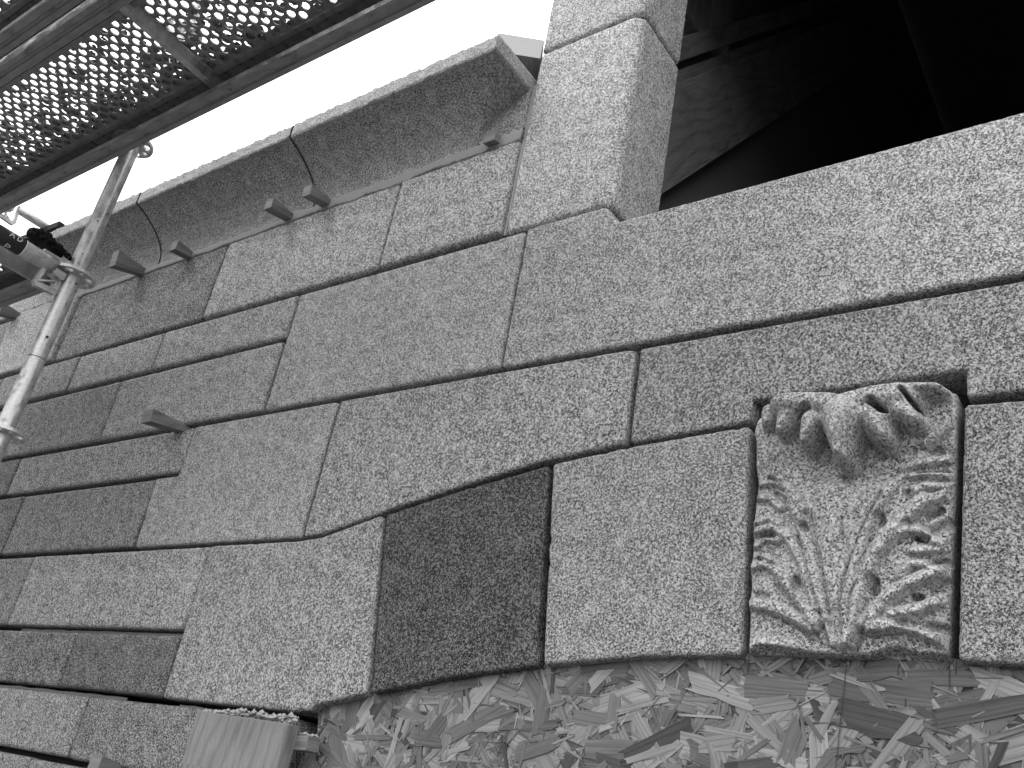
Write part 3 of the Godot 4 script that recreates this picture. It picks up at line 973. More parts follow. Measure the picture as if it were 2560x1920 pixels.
func make_mortar() -> void:
	# bed of the cornice, smeared over the arrises
	smear(Vector2(-3.80, 1.6095), Vector2(-3.30, 1.6085), 0.026, 0.0022, 0.003)
	smear(Vector2(-3.30, 1.6085), Vector2(-2.62, 1.607), 0.022, 0.0018, 0.003)
	smear(Vector2(-2.62, 1.607), Vector2(-2.11, 1.610), 0.025, 0.0018, 0.003)
	smear(Vector2(-2.11, 1.612), Vector2(-1.93, 1.616), 0.032, 0.002, 0.003)
	smear(Vector2(-1.93, 1.612), Vector2(-1.32, 1.620), 0.035, 0.002, 0.003)
	smear(Vector2(-1.32, 1.622), Vector2(-1.225, 1.622), 0.042, 0.002, 0.003)
	# beds and perpends set back in the open joints
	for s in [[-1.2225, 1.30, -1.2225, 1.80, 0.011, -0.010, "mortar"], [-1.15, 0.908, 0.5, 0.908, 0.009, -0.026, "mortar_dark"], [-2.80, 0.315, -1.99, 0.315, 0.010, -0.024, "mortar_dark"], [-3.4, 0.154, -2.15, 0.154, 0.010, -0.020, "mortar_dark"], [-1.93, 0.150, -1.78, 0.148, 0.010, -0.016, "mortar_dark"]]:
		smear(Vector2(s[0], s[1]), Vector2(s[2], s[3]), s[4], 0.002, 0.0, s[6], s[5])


# ---------------------------------------------------------------- scaffold

# A flat cell with a hole in it, in the plane y = 0: edge points are taken on the cell's outline in the direction of each hole point.
func pierced(st: SurfaceTool, lo: Vector2, hi: Vector2, c: Vector2, r: float, sides: int, y: float, down: bool) -> void:
	var ang := []
	for k in sides: ang.append(TAU * (k + 0.5) / sides)
	for q in [lo, Vector2(hi.x, lo.y), hi, Vector2(lo.x, hi.y)]: ang.append(fposmod((q - c).angle(), TAU))
	ang.sort()
	var n := ang.size()
	for k in n:
		var f := []
		for a in [ang[k], ang[(k + 1) % n]]:
			var d := Vector2(cos(a), sin(a))
			var tx := ((hi.x if d.x > 0 else lo.x) - c.x) / d.x if absf(d.x) > 1e-6 else 1e9
			var ty := ((hi.y if d.y > 0 else lo.y) - c.y) / d.y if absf(d.y) > 1e-6 else 1e9
			f.append(c + d * r)
			f.append(c + d * minf(tx, ty))
		var v := func(p: Vector2) -> Vector3: return Vector3(p.x, y, p.y)
		if down: quad(st, v.call(f[0]), v.call(f[1]), v.call(f[3]), v.call(f[2]), f[0], f[1], f[3], f[2])
		else: quad(st, v.call(f[2]), v.call(f[3]), v.call(f[1]), v.call(f[0]), f[2], f[3], f[1], f[0])


func deck_sheet(length: float, width: float) -> ArrayMesh:
	var st := begin()
	var r := 0.0115
	var px := 0.02625
	var pz := 0.0335
	var margin := 0.052
	var thick := 0.0022
	var rows := int((width - 2 * margin) / pz)
	var z0 := (width - rows * pz) / 2
	var cols := int(length / px)
	for i in cols:
		var shift := pz / 2 if i % 2 else 0.0
		var x := i * px
		var count := rows - (1 if i % 2 else 0)
		for k in count:
			var lo := Vector2(x, z0 + shift + k * pz)
			var hi := lo + Vector2(px, pz)
			var c := (lo + hi) / 2
			if i % 58 in [10, 11]:                       # no holes where the cross ribs are welded on
				var w := func(p: Vector2, y: float) -> Vector3: return Vector3(p.x, y, p.y)
				quad(st, w.call(lo, 0), w.call(Vector2(hi.x, lo.y), 0), w.call(hi, 0), w.call(Vector2(lo.x, hi.y), 0), lo, lo, hi, hi)
				quad(st, w.call(Vector2(lo.x, hi.y), thick), w.call(hi, thick), w.call(Vector2(hi.x, lo.y), thick), w.call(lo, thick), lo, lo, hi, hi)
				continue
			pierced(st, lo, hi, c, r, 14, 0.0, true)
			pierced(st, lo, hi, c, r, 14, thick, false)
			for s in 14:                                   # the rim of the hole, turned down a little
				var a := TAU * (s + 0.5) / 14
				var b := TAU * (s + 1.5) / 14
				var p := Vector3(c.x + cos(a) * r, -0.0022, c.y + sin(a) * r)
				var q := Vector3(c.x + cos(b) * r, -0.0022, c.y + sin(b) * r)
				var up := Vector3(0, thick + 0.0022, 0)
				quad(st, p, q, q + up, p + up, c, c, c, c)
				var po := Vector3(c.x + cos(a) * (r + 0.0018), 0.0, c.y + sin(a) * (r + 0.0018))
				var qo := Vector3(c.x + cos(b) * (r + 0.0018), 0.0, c.y + sin(b) * (r + 0.0018))
				quad(st, p, po, qo, q, c, c, c, c)
		for e in [[0.0, z0 + shift], [z0 + shift + count * pz, width]]:     # plain margins
			for y in [0.0, thick]:
				var a := Vector3(x, y, e[0])
				var b := Vector3(x + px, y, e[0])
				var c2 := Vector3(x + px, y, e[1])
				var d := Vector3(x, y, e[1])
				var u := [Vector2(a.x, a.z), Vector2(b.x, b.z), Vector2(c2.x, c2.z), Vector2(d.x, d.z)]
				if y == 0.0: quad(st, a, b, c2, d, u[0], u[1], u[2], u[3])
				else: quad(st, d, c2, b, a, u[3], u[2], u[1], u[0])
	return st.commit()


func make_deck(label: String, at: Vector3) -> Node3D:
	const L := 3.07
	const W := 0.39
	var o := thing("steel_deck", label, "scaffold deck", at, "perforated steel scaffold decks")
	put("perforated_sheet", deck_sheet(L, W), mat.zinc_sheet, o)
	var lip := PackedVector2Array([Vector2(0, 0.004), Vector2(0, -0.020), Vector2(0.003, -0.024), Vector2(0.003, -0.040), Vector2(0, -0.044), Vector2(0, -0.078), Vector2(0.014, -0.079), Vector2(0.017, -0.074), Vector2(0.024, -0.074), Vector2(0.027, -0.079), Vector2(0.044, -0.078), Vector2(0.046, -0.074), Vector2(0.046, -0.056), Vector2(0.043, -0.056), Vector2(0.043, -0.0745), Vector2(0.029, -0.0755), Vector2(0.026, -0.0705), Vector2(0.0155, -0.0705), Vector2(0.0125, -0.0755), Vector2(0.003, -0.0745), Vector2(0.006, -0.040), Vector2(0.006, -0.024), Vector2(0.003, -0.018), Vector2(0.003, 0.004)])
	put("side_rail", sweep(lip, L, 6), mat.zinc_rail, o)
	var other := PackedVector2Array()
	for p in lip: other.append(Vector2(W - p.x, p.y))
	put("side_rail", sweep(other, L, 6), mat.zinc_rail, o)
	# the folds of the sheet beside the rails
	for z in [0.054, W - 0.078]:
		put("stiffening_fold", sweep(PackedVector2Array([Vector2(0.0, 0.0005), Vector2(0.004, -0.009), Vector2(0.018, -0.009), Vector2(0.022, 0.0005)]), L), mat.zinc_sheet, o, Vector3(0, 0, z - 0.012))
	for k in 2:
		var x := 10.0 * 0.02625 + k * 58.0 * 0.02625 + 0.004
		put("cross_rib", sweep_across(W - 0.024), mat.zinc, o, Vector3(x, 0, 0.012))
	for x in [0.03, L - 0.03]:
		put("end_cap", box(Vector3(0.004, 0.07, W - 0.02), 0.001, 2), mat.zinc, o, Vector3(x, -0.038, W / 2))
	for x in [-0.015, L + 0.015]:
		for z in [0.06, W - 0.06]:
			put("hook", box(Vector3(0.09, 0.014, 0.05), 0.003, 0), mat.zinc, o, Vector3(x, -0.012, z))
	return o


func sweep_across(length: float) -> ArrayMesh:       # a hat-shaped rib along z under the sheet
	var st := begin()
	var prof := [Vector2(-0.006, -0.0025), Vector2(0.004, -0.0025), Vector2(0.010, -0.024), Vector2(0.034, -0.024), Vector2(0.040, -0.0025), Vector2(0.050, -0.0025)]
	for k in prof.size() - 1:
		var p: Vector2 = prof[k]
		var q: Vector2 = prof[k + 1]
		quad(st, Vector3(p.x, p.y, 0), Vector3(q.x, q.y, 0), Vector3(q.x, q.y, length), Vector3(p.x, p.y, length), Vector2(p.x, 0), Vector2(q.x, 0), Vector2(q.x, length), Vector2(p.x, length))
		var up := Vector3(0, 0.0022, 0)
		quad(st, Vector3(p.x, p.y, length) + up, Vector3(q.x, q.y, length) + up, Vector3(q.x, q.y, 0) + up, Vector3(p.x, p.y, 0) + up, Vector2(p.x, length), Vector2(q.x, length), Vector2(q.x, 0), Vector2(p.x, 0))
	for z in [0.0, length]:
		var f := [Vector3(0.004, -0.0025, z), Vector3(0.010, -0.024, z), Vector3(0.034, -0.024, z), Vector3(0.040, -0.0025, z)]
		if z > 0.0: quad(st, f[0], f[1], f[2], f[3], Vector2.ZERO, Vector2.ZERO, Vector2.ONE, Vector2.ONE)
		else: quad(st, f[3], f[2], f[1], f[0], Vector2.ZERO, Vector2.ZERO, Vector2.ONE, Vector2.ONE)
	return st.commit()


# The pierced disc on a standard: eight sectors, small and large holes by turns.
func rosette() -> ArrayMesh:
	var st := begin()
	var h := 0.0045
	for s in 8:
		var mid := TAU * s / 8.0
		var large := s % 2 == 1
		var hole := []
		var rim := []
		for k in 24:
			var a := TAU * k / 24.0
			var e := Vector2(cos(a) * (0.0105 if large else 0.0085), sin(a) * (0.0125 if large else 0.0065))
			hole.append(Vector2(0.0435, 0) + e)
			# outline of the sector in the same direction
			var d := Vector2(cos(a), sin(a))
			var t := 0.001
			while t < 0.05:
				var p := Vector2(0.0435, 0) + d * t
				if p.length() > 0.0615 or p.length() < 0.0235 or absf(p.angle()) > TAU / 16.0: break
				t += 0.0006
			rim.append(Vector2(0.0435, 0) + d * t)
		for k in 24:
			var m := (k + 1) % 24
			var f := []
			for p in [hole[k], rim[k], rim[m], hole[m]]:
				var w: Vector2 = p.rotated(mid)
				f.append(Vector3(w.x, 0, w.y))
			var up := Vector3(0, h, 0)
			quad(st, f[0] - up, f[1] - up, f[2] - up, f[3] - up, Vector2(f[0].x, f[0].z) * 4, Vector2(f[1].x, f[1].z) * 4, Vector2(f[2].x, f[2].z) * 4, Vector2(f[3].x, f[3].z) * 4)
			quad(st, f[3] + up, f[2] + up, f[1] + up, f[0] + up, Vector2(f[3].x, f[3].z) * 4, Vector2(f[2].x, f[2].z) * 4, Vector2(f[1].x, f[1].z) * 4, Vector2(f[0].x, f[0].z) * 4)
			quad(st, f[0] - up, f[3] - up, f[3] + up, f[0] + up, Vector2.ZERO, Vector2.ONE, Vector2.ONE, Vector2.ZERO)
			quad(st, f[2] - up, f[1] - up, f[1] + up, f[2] + up, Vector2.ZERO, Vector2.ONE, Vector2.ONE, Vector2.ZERO)
	return st.commit()


# A flat plate cut to an outline in (z, y), thick in x and centred on x = 0.
func plate(outline: Array, thick: float) -> ArrayMesh:
	var st := begin()
	var src := sweep(PackedVector2Array(outline), thick)
	st.append_from(src, 0, Transform3D(Basis(), Vector3(-thick / 2, 0, 0)))
	return st.commit()


# The cast head at the end of a transom and the wedge that locks it to the rosette; the axis of the tube is y = 0, the standard's axis z = 0, the tube leaves along +z.
func wedge_head(parent: Node3D, at: Vector3, turn := 0.0, s := 1.0) -> void:
	var head := plate([Vector2(0.062, 0.026), Vector2(0.030, 0.034), Vector2(0.025, 0.030), Vector2(0.025, 0.012), Vector2(0.058, 0.010), Vector2(0.058, -0.006), Vector2(0.026, -0.008), Vector2(0.026, -0.028), Vector2(0.032, -0.032), Vector2(0.062, -0.026)], 0.034)
	var o := put("wedge_head", head, mat.zinc, parent, at)
	o.rotation.y = turn
	o.scale = Vector3.ONE * s
	# the wedge: a slim blade through the head, and its loop below
	put("wedge_blade", plate([Vector2(0.034, 0.060), Vector2(0.052, 0.062), Vector2(0.047, -0.072), Vector2(0.041, -0.074)], 0.006), mat.zinc, o)
	put("wedge_loop", plate([Vector2(0.074, 0.008), Vector2(0.086, 0.006), Vector2(0.096, -0.070), Vector2(0.088, -0.082), Vector2(0.030, -0.078), Vector2(0.024, -0.070), Vector2(0.028, -0.062), Vector2(0.076, -0.066), Vector2(0.082, -0.058)], 0.016), mat.zinc, o)
	var rod := put("retaining_rod", tube(0.062, 0.0035, 10, 1), mat.zinc, o, Vector3(0.011, -0.066, 0.086))
	rod.rotation = Vector3(-1.05, 0, 0)


func make_scaffold() -> void:
	# the standard beside the wall
	var st := thing("scaffold_standard", "galvanized upright scaffold tube with pierced discs in front of the wall", "scaffold pole", Vector3(-2.475, GROUND, 0.385))
	var noise := FastNoiseLite.new()
	noise.seed = 77
	noise.frequency = 1.0
	var dents := [[-0.75, 0.937, 0.010, 0.0016], [-1.0, 0.899, 0.012, 0.0026], [-1.0, 0.877, 0.008, -0.0010], [-1.0, 0.858, 0.011, 0.0022], [-0.9, 0.756, 0.010, 0.0025], [-0.1, 0.806, 0.009, 0.0014]]
	var worn := func(a: float, y: float) -> float:
		var e := noise.get_noise_2d(cos(a) * 2.0, y * 9.0) * 0.0002
		for d in dents:
			var da: float = wrapf(a - d[0], -PI, PI) * 0.024
			var q: float = (da * da + pow(y + GROUND - d[1], 2.0)) / (d[2] * d[2])
			if q < 4.0: e -= d[3] * exp(-q * 1.5) * 1.4
		return e
	put("lower_tube", tube(0.9585 - GROUND, 0.0239, 44, 1300, 0.0032, worn), mat.zinc, st)
	put("spigot", tube(0.10, 0.0195, 32, 1), mat.zinc, st, Vector3(0, 0.92 - GROUND, 0))
	put("upper_tube", tube(2.6, 0.02415, 44, 40, 0.0032, func(a: float, y: float) -> float: return noise.get_noise_2d(cos(a) * 2.0 + 30.0, y * 6.0) * 0.0002), mat.zinc, st, Vector3(0, 0.961 - GROUND, 0))
	var disc := rosette()
	for y in [0.735, 1.235, 1.735, 2.235]:
		var d := put("rosette", disc, mat.zinc, st, Vector3(0, y - GROUND, 0))
		d.rotation.y = 0.0
		put("weld", tube(0.014, 0.0262, 32, 1, 0.003), mat.zinc, st, Vector3(0, y - 0.007 - GROUND, 0))
	for h in [[-0.30, 1.022, 0.0042], [0.25, 1.207, 0.0030], [-0.5, 1.300, 0.0022], [-0.45, 1.42, 0.0025]]:
		var pin := put("pin_hole_disc", tube(0.004, h[2], 14, 1), mat.dark_paint_and_hole, st, Vector3(cos(h[0]) * 0.0208, h[1] - GROUND, -sin(h[0]) * 0.0208))  # solid dark disc, its colour stands for the shade inside a hole
		pin.basis = Basis(Vector3(0, 1, 0), Vector3(cos(h[0]), 0, -sin(h[0])), Vector3(-sin(h[0]), 0, -cos(h[0])))

	# the transom that comes out from it towards the viewer
	var tr := thing("scaffold_transom", "galvanized horizontal scaffold tube wedged to the upright, with a dark lettered band", "scaffold tube", Vector3(-2.475, 1.229, 0.445))
	var flat := Basis(Vector3(1, 0, 0), Vector3(0, 0, 1), Vector3(0, -1, 0))
	var t1 := put("transom_tube", tube(0.96, 0.02415, 44, 30, 0.0032), mat.zinc, tr)
	t1.basis = flat
	var band := put("painted_band", tube(0.30, 0.0246, 44, 4, 0.0003), mat.dark_paint_and_hole, tr, Vector3(0, 0, 0.098))
	band.basis = flat
	var edge := put("white_ring", tube(0.004, 0.0248, 44, 1, 0.0003), mat.paint_white, tr, Vector3(0, 0, 0.094))
	edge.basis = flat
	wedge_head(tr, Vector3(0, 0, -0.060))
	lettering(tr, "A", 0.146, 0.0)
	lettering(tr, "D", 0.124, 0.0)
	lettering(tr, "P", 0.140, -1.62)

	# decks: two side by side overhead, two more one bay along and lower
	var near := make_deck("long perforated steel deck overhead, the one closest to the stone wall", Vector3(-3.80, 1.735, 0.414))
	var twin: Node3D = near.duplicate()
	twin.name = "steel_deck"
	twin.position = Vector3(-3.62, 1.735, 0.822)
	add_child(twin, true)
	tag(twin, "perforated steel deck overhead in the very corner, behind the bright rail")
	var low: Node3D = near.duplicate()
	low.name = "steel_deck"
	low.position = Vector3(-5.60, 1.268, 0.405)
	add_child(low, true)
	tag(low, "lower perforated steel deck beyond the upright, under the lettered tube")
	var low2: Node3D = near.duplicate()
	low2.name = "steel_deck"
	low2.position = Vector3(-5.60, 1.268, 0.81)
	add_child(low2, true)
	tag(low2, "lower perforated steel deck, the outer one of the pair beyond the upright")

	# rubble and dust that has dropped on the overhead decks and shows through their holes
	var heap := begin()
	for k in 2400:
		var x := rng.randf_range(-3.7, -1.0)
		var far := pow(rng.randf(), 1.5)                # most of it has slid against the rail by the wall
		var z := 0.462 + far * 0.29
		var heaped := smoothstep(-1.2, -2.2, x)
		if rng.randf() > (0.12 + 0.88 * heaped) * (1.0 - 0.55 * far): continue
		var s := rng.randf_range(0.006, 0.017) * (1.15 - 0.6 * far)
		crumb(heap, Vector3(x, 1.7374 + s * 0.35, z), Vector3(s * rng.randf_range(0.8, 1.8), s * 0.6, s * rng.randf_range(0.8, 1.6)))
	for k in 60:
		var z := rng.randf_range(0.86, 1.18)
		var s := rng.randf_range(0.005, 0.013)
		crumb(heap, Vector3(rng.randf_range(-3.4, -1.2), 1.7374 + s * 0.35, z), Vector3(s * 1.3, s * 0.6, s))
	var rubble := put("mortar_rubble", heap.commit(), mat.mortar_dark, self)
	tag(rubble, "crumbs of mortar lying on the overhead deck, seen through its holes", "rubble", "", "stuff")


# A small angular lump.
func crumb(st: SurfaceTool, at: Vector3, r: Vector3) -> void:
	var p := []
	var turn := rng.randf() * TAU
	for k in 6:
		var a := turn + TAU * k / 6.0
		var q := rng.randf_range(0.7, 1.1)
		p.append(at + Vector3(cos(a) * r.x * q, rng.randf_range(-0.4, 0.35) * r.y, sin(a) * r.z * q))
	var up := at + Vector3(rng.randf_range(-0.3, 0.3) * r.x, r.y, rng.randf_range(-0.3, 0.3) * r.z)
	var dn := at - Vector3(0, r.y * 0.8, 0)
	for k in 6:
		var b: Vector3 = p[(k + 1) % 6]
		quad(st, up, b, p[k], p[k], Vector2.ZERO, Vector2.ONE, Vector2.RIGHT, Vector2.RIGHT)
		quad(st, dn, p[k], b, b, Vector2.ZERO, Vector2.ONE, Vector2.RIGHT, Vector2.RIGHT)


# White stencilled letters bent round the transom; they read towards the wall.
func lettering(parent: Node3D, letter: String, z: float, angle: float) -> void:
	var strokes: Array = {"A": [[Vector2(0, 0), Vector2(0.006, 0.017)], [Vector2(0.006, 0.017), Vector2(0.012, 0)], [Vector2(0.003, 0.006), Vector2(0.009, 0.006)]],
		"D": [[Vector2(0, 0), Vector2(0, 0.017)], [Vector2(0, 0.017), Vector2(0.007, 0.016)], [Vector2(0.007, 0.016), Vector2(0.0115, 0.011)], [Vector2(0.0115, 0.011), Vector2(0.0115, 0.006)], [Vector2(0.0115, 0.006), Vector2(0.007, 0.001)], [Vector2(0.007, 0.001), Vector2(0, 0)]],
		"P": [[Vector2(0, 0), Vector2(0, 0.017)], [Vector2(0, 0.017), Vector2(0.008, 0.0165)], [Vector2(0.008, 0.0165), Vector2(0.011, 0.013)], [Vector2(0.011, 0.013), Vector2(0.008, 0.0085)], [Vector2(0.008, 0.0085), Vector2(0, 0.008)]]}[letter]
	var st := begin()
	var on := func(p: Vector2) -> Vector3:
		var a := angle + p.y / 0.025
		return Vector3(cos(a) * 0.0252, sin(a) * 0.0252, z - p.x)
	for s in strokes:
		var d: Vector2 = (s[1] - s[0]).normalized()
		var w: Vector2 = Vector2(-d.y, d.x) * 0.0013
		for k in 6:
			var a: Vector2 = (s[0] - d * 0.001).lerp(s[1] + d * 0.001, k / 6.0)
			var b: Vector2 = (s[0] - d * 0.001).lerp(s[1] + d * 0.001, (k + 1) / 6.0)
			quad(st, on.call(a - w), on.call(b - w), on.call(b + w), on.call(a + w), Vector2.ZERO, Vector2.ZERO, Vector2.ZERO, Vector2.ZERO)
	put("letter", st.commit(), mat.paint_white, parent)


# ---------------------------------------------------------------- the strand board under the arch

func make_board() -> void:
	var o := thing("strand_board", "board of pressed wood strands that closes the arch under the keystone", "wood board", Vector3(-0.5, -0.5, 0))
	var arch := [Vector2(-1.481, 0.172), Vector2(-1.310, 0.219), Vector2(-1.105, 0.260), Vector2(-0.928, 0.287), Vector2(-0.736, 0.305), Vector2(-0.552, 0.317), Vector2(-0.402, 0.320), Vector2(-0.262, 0.318), Vector2(-0.10, 0.312), Vector2(0.12, 0.299), Vector2(0.32, 0.265), Vector2(0.40, 0.25)]
	var edge := PackedVector2Array([Vector2(0.40, -0.5), Vector2(-1.50, -0.5), Vector2(-1.502, 0.02), Vector2(-1.494, 0.078), Vector2(-1.470, 0.118), Vector2(-1.466, 0.132)])
	for p in arch: edge.append(p)
	var shape := PackedVector2Array()
	for p in edge: shape.append(p)
	put("core_panel", prism(shape, -0.040, 0.0125, 0.0), mat.strand, o, -o.position)
	var rest := begin()
	var picked := 0
	var strands := []
	for k in 4400:
		var p := Vector2(rng.randf_range(-1.52, 0.0), rng.randf_range(-0.12, 0.33))
		var kind := rng.randf()
		var length := rng.randf_range(0.05, 0.15)
		var width := rng.randf_range(0.014, 0.042)
		if kind > 0.22:
			length = rng.randf_range(0.03, 0.12)
			width = rng.randf_range(0.004, 0.014)
		if kind > 0.55:
			length = rng.randf_range(0.012, 0.06)
			width = rng.randf_range(0.0012, 0.005)
		var a := rng.randf() * PI
		if rng.randf() < 0.25: a = rng.randf_range(-0.4, 0.4)
		strands.append([p, length, width, a, rng.randf(), k])
	for s in strands:
		var outline := PackedVector2Array()
		var hl: float = s[1] / 2
		var hw: float = s[2] / 2
		var shear := rng.randf_range(-0.8, 0.8) * hw
		var rim := []
		for k in 5: rim.append(Vector2(lerpf(-hl, hl * 0.9, k / 4.0), -hw * rng.randf_range(0.82, 1.12)))
		for k in 5: rim.append(Vector2(hl + lerpf(-1, 1, k / 4.0) * shear - rng.randf() * minf(0.010, hl * 0.3), lerpf(-hw, hw, (k + 0.5) / 5.0)))   # torn ends
		for k in 5: rim.append(Vector2(lerpf(hl * 0.9, -hl, k / 4.0), hw * rng.randf_range(0.82, 1.12)))
		for k in 4: rim.append(Vector2(-hl + lerpf(1, -1, k / 3.0) * shear + rng.randf() * minf(0.010, hl * 0.3), lerpf(hw, -hw, (k + 0.5) / 4.0)))
		for q in rim: outline.append(s[0] + q.rotated(s[3]))
		var cut := Geometry2D.intersect_polygons(outline, shape)
		if cut.is_empty() or cut[0].size() < 3: continue
		var z: float = -0.0275 + 0.0050 * s[5] / 4400.0 + 0.0012 * s[4]
		var tone := 0.20 + 0.32 * pow(rng.randf(), 1.5)
		if rng.randf() < 0.10 and s[2] < 0.012: tone *= 1.3
		if rng.randf() < 0.16: tone *= 0.5
		var tilt := Vector2(rng.randf_range(-0.012, 0.012), rng.randf_range(-0.07, 0.07))
		var large: bool = s[1] * s[2] > 0.0006 and picked < 295 and s[5] > 1900 and s[0].y > -0.02 + 0.10 * (s[0].x + 1.5)
		var st := begin() if large else rest
		strand(st, cut[0], s[0] if large else Vector2.ZERO, s, z, tone, tilt)
		if large:
			picked += 1
			put("wood_strand", st.commit(), mat.strand, o, Vector3(s[0].x, s[0].y, 0) - o.position)
	var chaff := put("small_strands", rest.commit(), mat.strand, o, -o.position)
	chaff.set_meta("kind", "stuff")
	# setting-out lines drawn on the board
	for l in [[Vector2(-0.409, 0.318), Vector2(-0.437, 0.05), 0.0012], [Vector2(-0.5585, 0.317), Vector2(-0.561, 0.275), 0.0014], [Vector2(-0.2705, 0.318), Vector2(-0.273, 0.276), 0.0014], [Vector2(-0.262, 0.318), Vector2(-0.264, 0.296), 0.0012]]:
		var st := begin()
		var d: Vector2 = (l[1] - l[0]).normalized()
		var w: Vector2 = Vector2(-d.y, d.x) * l[2] / 2
		for k in 12:
			var a: Vector2 = l[0].lerp(l[1], k / 12.0)
			var b: Vector2 = l[0].lerp(l[1], (k + 1) / 12.0)
			quad(st, Vector3(b.x - w.x, b.y - w.y, 0), Vector3(b.x + w.x, b.y + w.y, 0), Vector3(a.x + w.x, a.y + w.y, 0), Vector3(a.x - w.x, a.y - w.y, 0), a, b, b, a)
		put("pencil_line", st.commit(), mat.pencil, o, Vector3(0, 0, -0.0208) - o.position)


func strand(st: SurfaceTool, cut: PackedVector2Array, mid: Vector2, s: Array, z: float, tone: float, tilt: Vector2) -> void:
	var col := Color(tone, tone, tone)
	if Geometry2D.is_polygon_clockwise(cut): cut.reverse()
	var local := func(p: Vector2) -> Vector2: return (p - s[0]).rotated(-s[3])
	var v := func(p: Vector2, drop: float) -> Vector3:
		var q: Vector2 = local.call(p)
		return Vector3(p.x - mid.x, p.y - mid.y, z + q.dot(tilt) - drop)
	var uv := func(p: Vector2) -> Vector2:
		var q: Vector2 = local.call(p)
		return Vector2(q.y * 7.0 + s[4] * 9.0, q.x * 1.8 + s[4] * 5.0)
	var n := Vector3(-tilt.x, -tilt.y, 1).normalized()
	var tri := Geometry2D.triangulate_polygon(cut)
	for k in range(0, tri.size(), 3):
		var f := [cut[tri[k]], cut[tri[k + 1]], cut[tri[k + 2]]]
		if (f[1] - f[0]).cross(f[2] - f[0]) > 0.0: f.reverse()
		for p in f:
			st.set_color(col)
			st.set_normal(n)
			st.set_uv(uv.call(p))
			st.add_vertex(v.call(p, 0.0))
	for k in cut.size():
		var a := cut[k]
		var b := cut[(k + 1) % cut.size()]
		st.set_color(col)
		quad(st, v.call(a, 0.0018), v.call(b, 0.0018), v.call(b, 0.0), v.call(a, 0.0), uv.call(a), uv.call(b), uv.call(b), uv.call(a))


# A flat piece cut to an outline in the plane of the wall, its face at z + thick; the grain runs along the angle `turn`.
func prism(outline: PackedVector2Array, z: float, thick: float, turn: float) -> ArrayMesh:
	var st := begin()
	if Geometry2D.is_polygon_clockwise(outline): outline.reverse()
	var off := Vector2(rng.randf(), rng.randf())
	var uv := func(p: Vector2) -> Vector2:
		var q := p.rotated(-turn)
		return Vector2(q.y, q.x) * 1.4 + off
	var tri := Geometry2D.triangulate_polygon(outline)
	for side in [z + thick, z]:
		for k in range(0, tri.size(), 3):
			var f := [outline[tri[k]], outline[tri[k + 1]], outline[tri[k + 2]]]
			if ((f[1] - f[0]).cross(f[2] - f[0]) > 0.0) != (side > z): f.reverse()
			var v := func(p: Vector2) -> Vector3: return Vector3(p.x, p.y, side)
			st.set_color(Color(0.2, 0.2, 0.2))
			quad(st, v.call(f[0]), v.call(f[1]), v.call(f[2]), v.call(f[2]), uv.call(f[0]), uv.call(f[1]), uv.call(f[2]), uv.call(f[2]))
	for k in outline.size():
		var a := outline[k]
		var b := outline[(k + 1) % outline.size()]
		quad(st, Vector3(a.x, a.y, z), Vector3(b.x, b.y, z), Vector3(b.x, b.y, z + thick), Vector3(a.x, a.y, z + thick), uv.call(a), uv.call(b), uv.call(b) + Vector2(thick, 0), uv.call(a) + Vector2(thick, 0))
	return st.commit()


# ---------------------------------------------------------------- wooden wedges in the joints

func wedge(label: String, x: float, y: float, length: float, high: float, wide: float, droop: float, yaw := 0.0) -> void:
	var inside := 0.035
	var full := length + inside
	var taper := func(p: Vector3) -> Vector3:
		var t := clampf(p.z / full + 0.5, 0.0, 1.0)          # 0 in the joint, 1 at the driven end
		var h := lerpf(0.011 / high, 1.0, t)
		return Vector3(p.x * lerpf(0.92, 1.0, t), p.y * h, p.z)
	high *= 1.18
	wide *= 1.18
	var m := box(Vector3(wide, high, full), 0.0012, 2, taper, 1.5)
	var o := put("wooden_wedge", m, mat.wood, self, Vector3(x, y - droop / 2, length / 2 - inside / 2))
	o.rotation = Vector3(atan2(droop, length), yaw, 0)
	tag(o, label, "wedge", "wooden wedges driven into the joints")


func make_wedges() -> void:
	wedge("wooden wedge sticking out under the cornice, left of the pair near the upright joint", -2.119, 1.618, 0.085, 0.032, 0.030, 0.006)
	wedge("wooden wedge under the cornice right at the foot of its upright mortar joint", -1.953, 1.624, 0.080, 0.032, 0.030, 0.010)
	wedge("largest wooden wedge, under the cornice just right of the scaffold upright", -2.912, 1.608, 0.112, 0.054, 0.034, 0.012)
	wedge("small wooden wedge under the cornice above the dark stained stone", -2.627, 1.604, 0.066, 0.034, 0.030, 0.0)
	wedge("stub of a wooden wedge under the right end of the cornice beside the pier", -1.313, 1.628, 0.026, 0.030, 0.034, 0.002)
	wedge("wooden wedge under the cornice at the picture's left edge, below the lower deck", -3.807, 1.606, 0.080, 0.046, 0.036, 0.008)
	wedge("lone wooden wedge in the long joint halfway down the wall", -2.308, 0.905, 0.112, 0.034, 0.040, 0.010)
	wedge("wooden wedge at the bottom edge, under the dark stone left of the wide board", -2.085, -0.002, 0.052, 0.030, 0.036, -0.004)


# ---------------------------------------------------------------- timbers

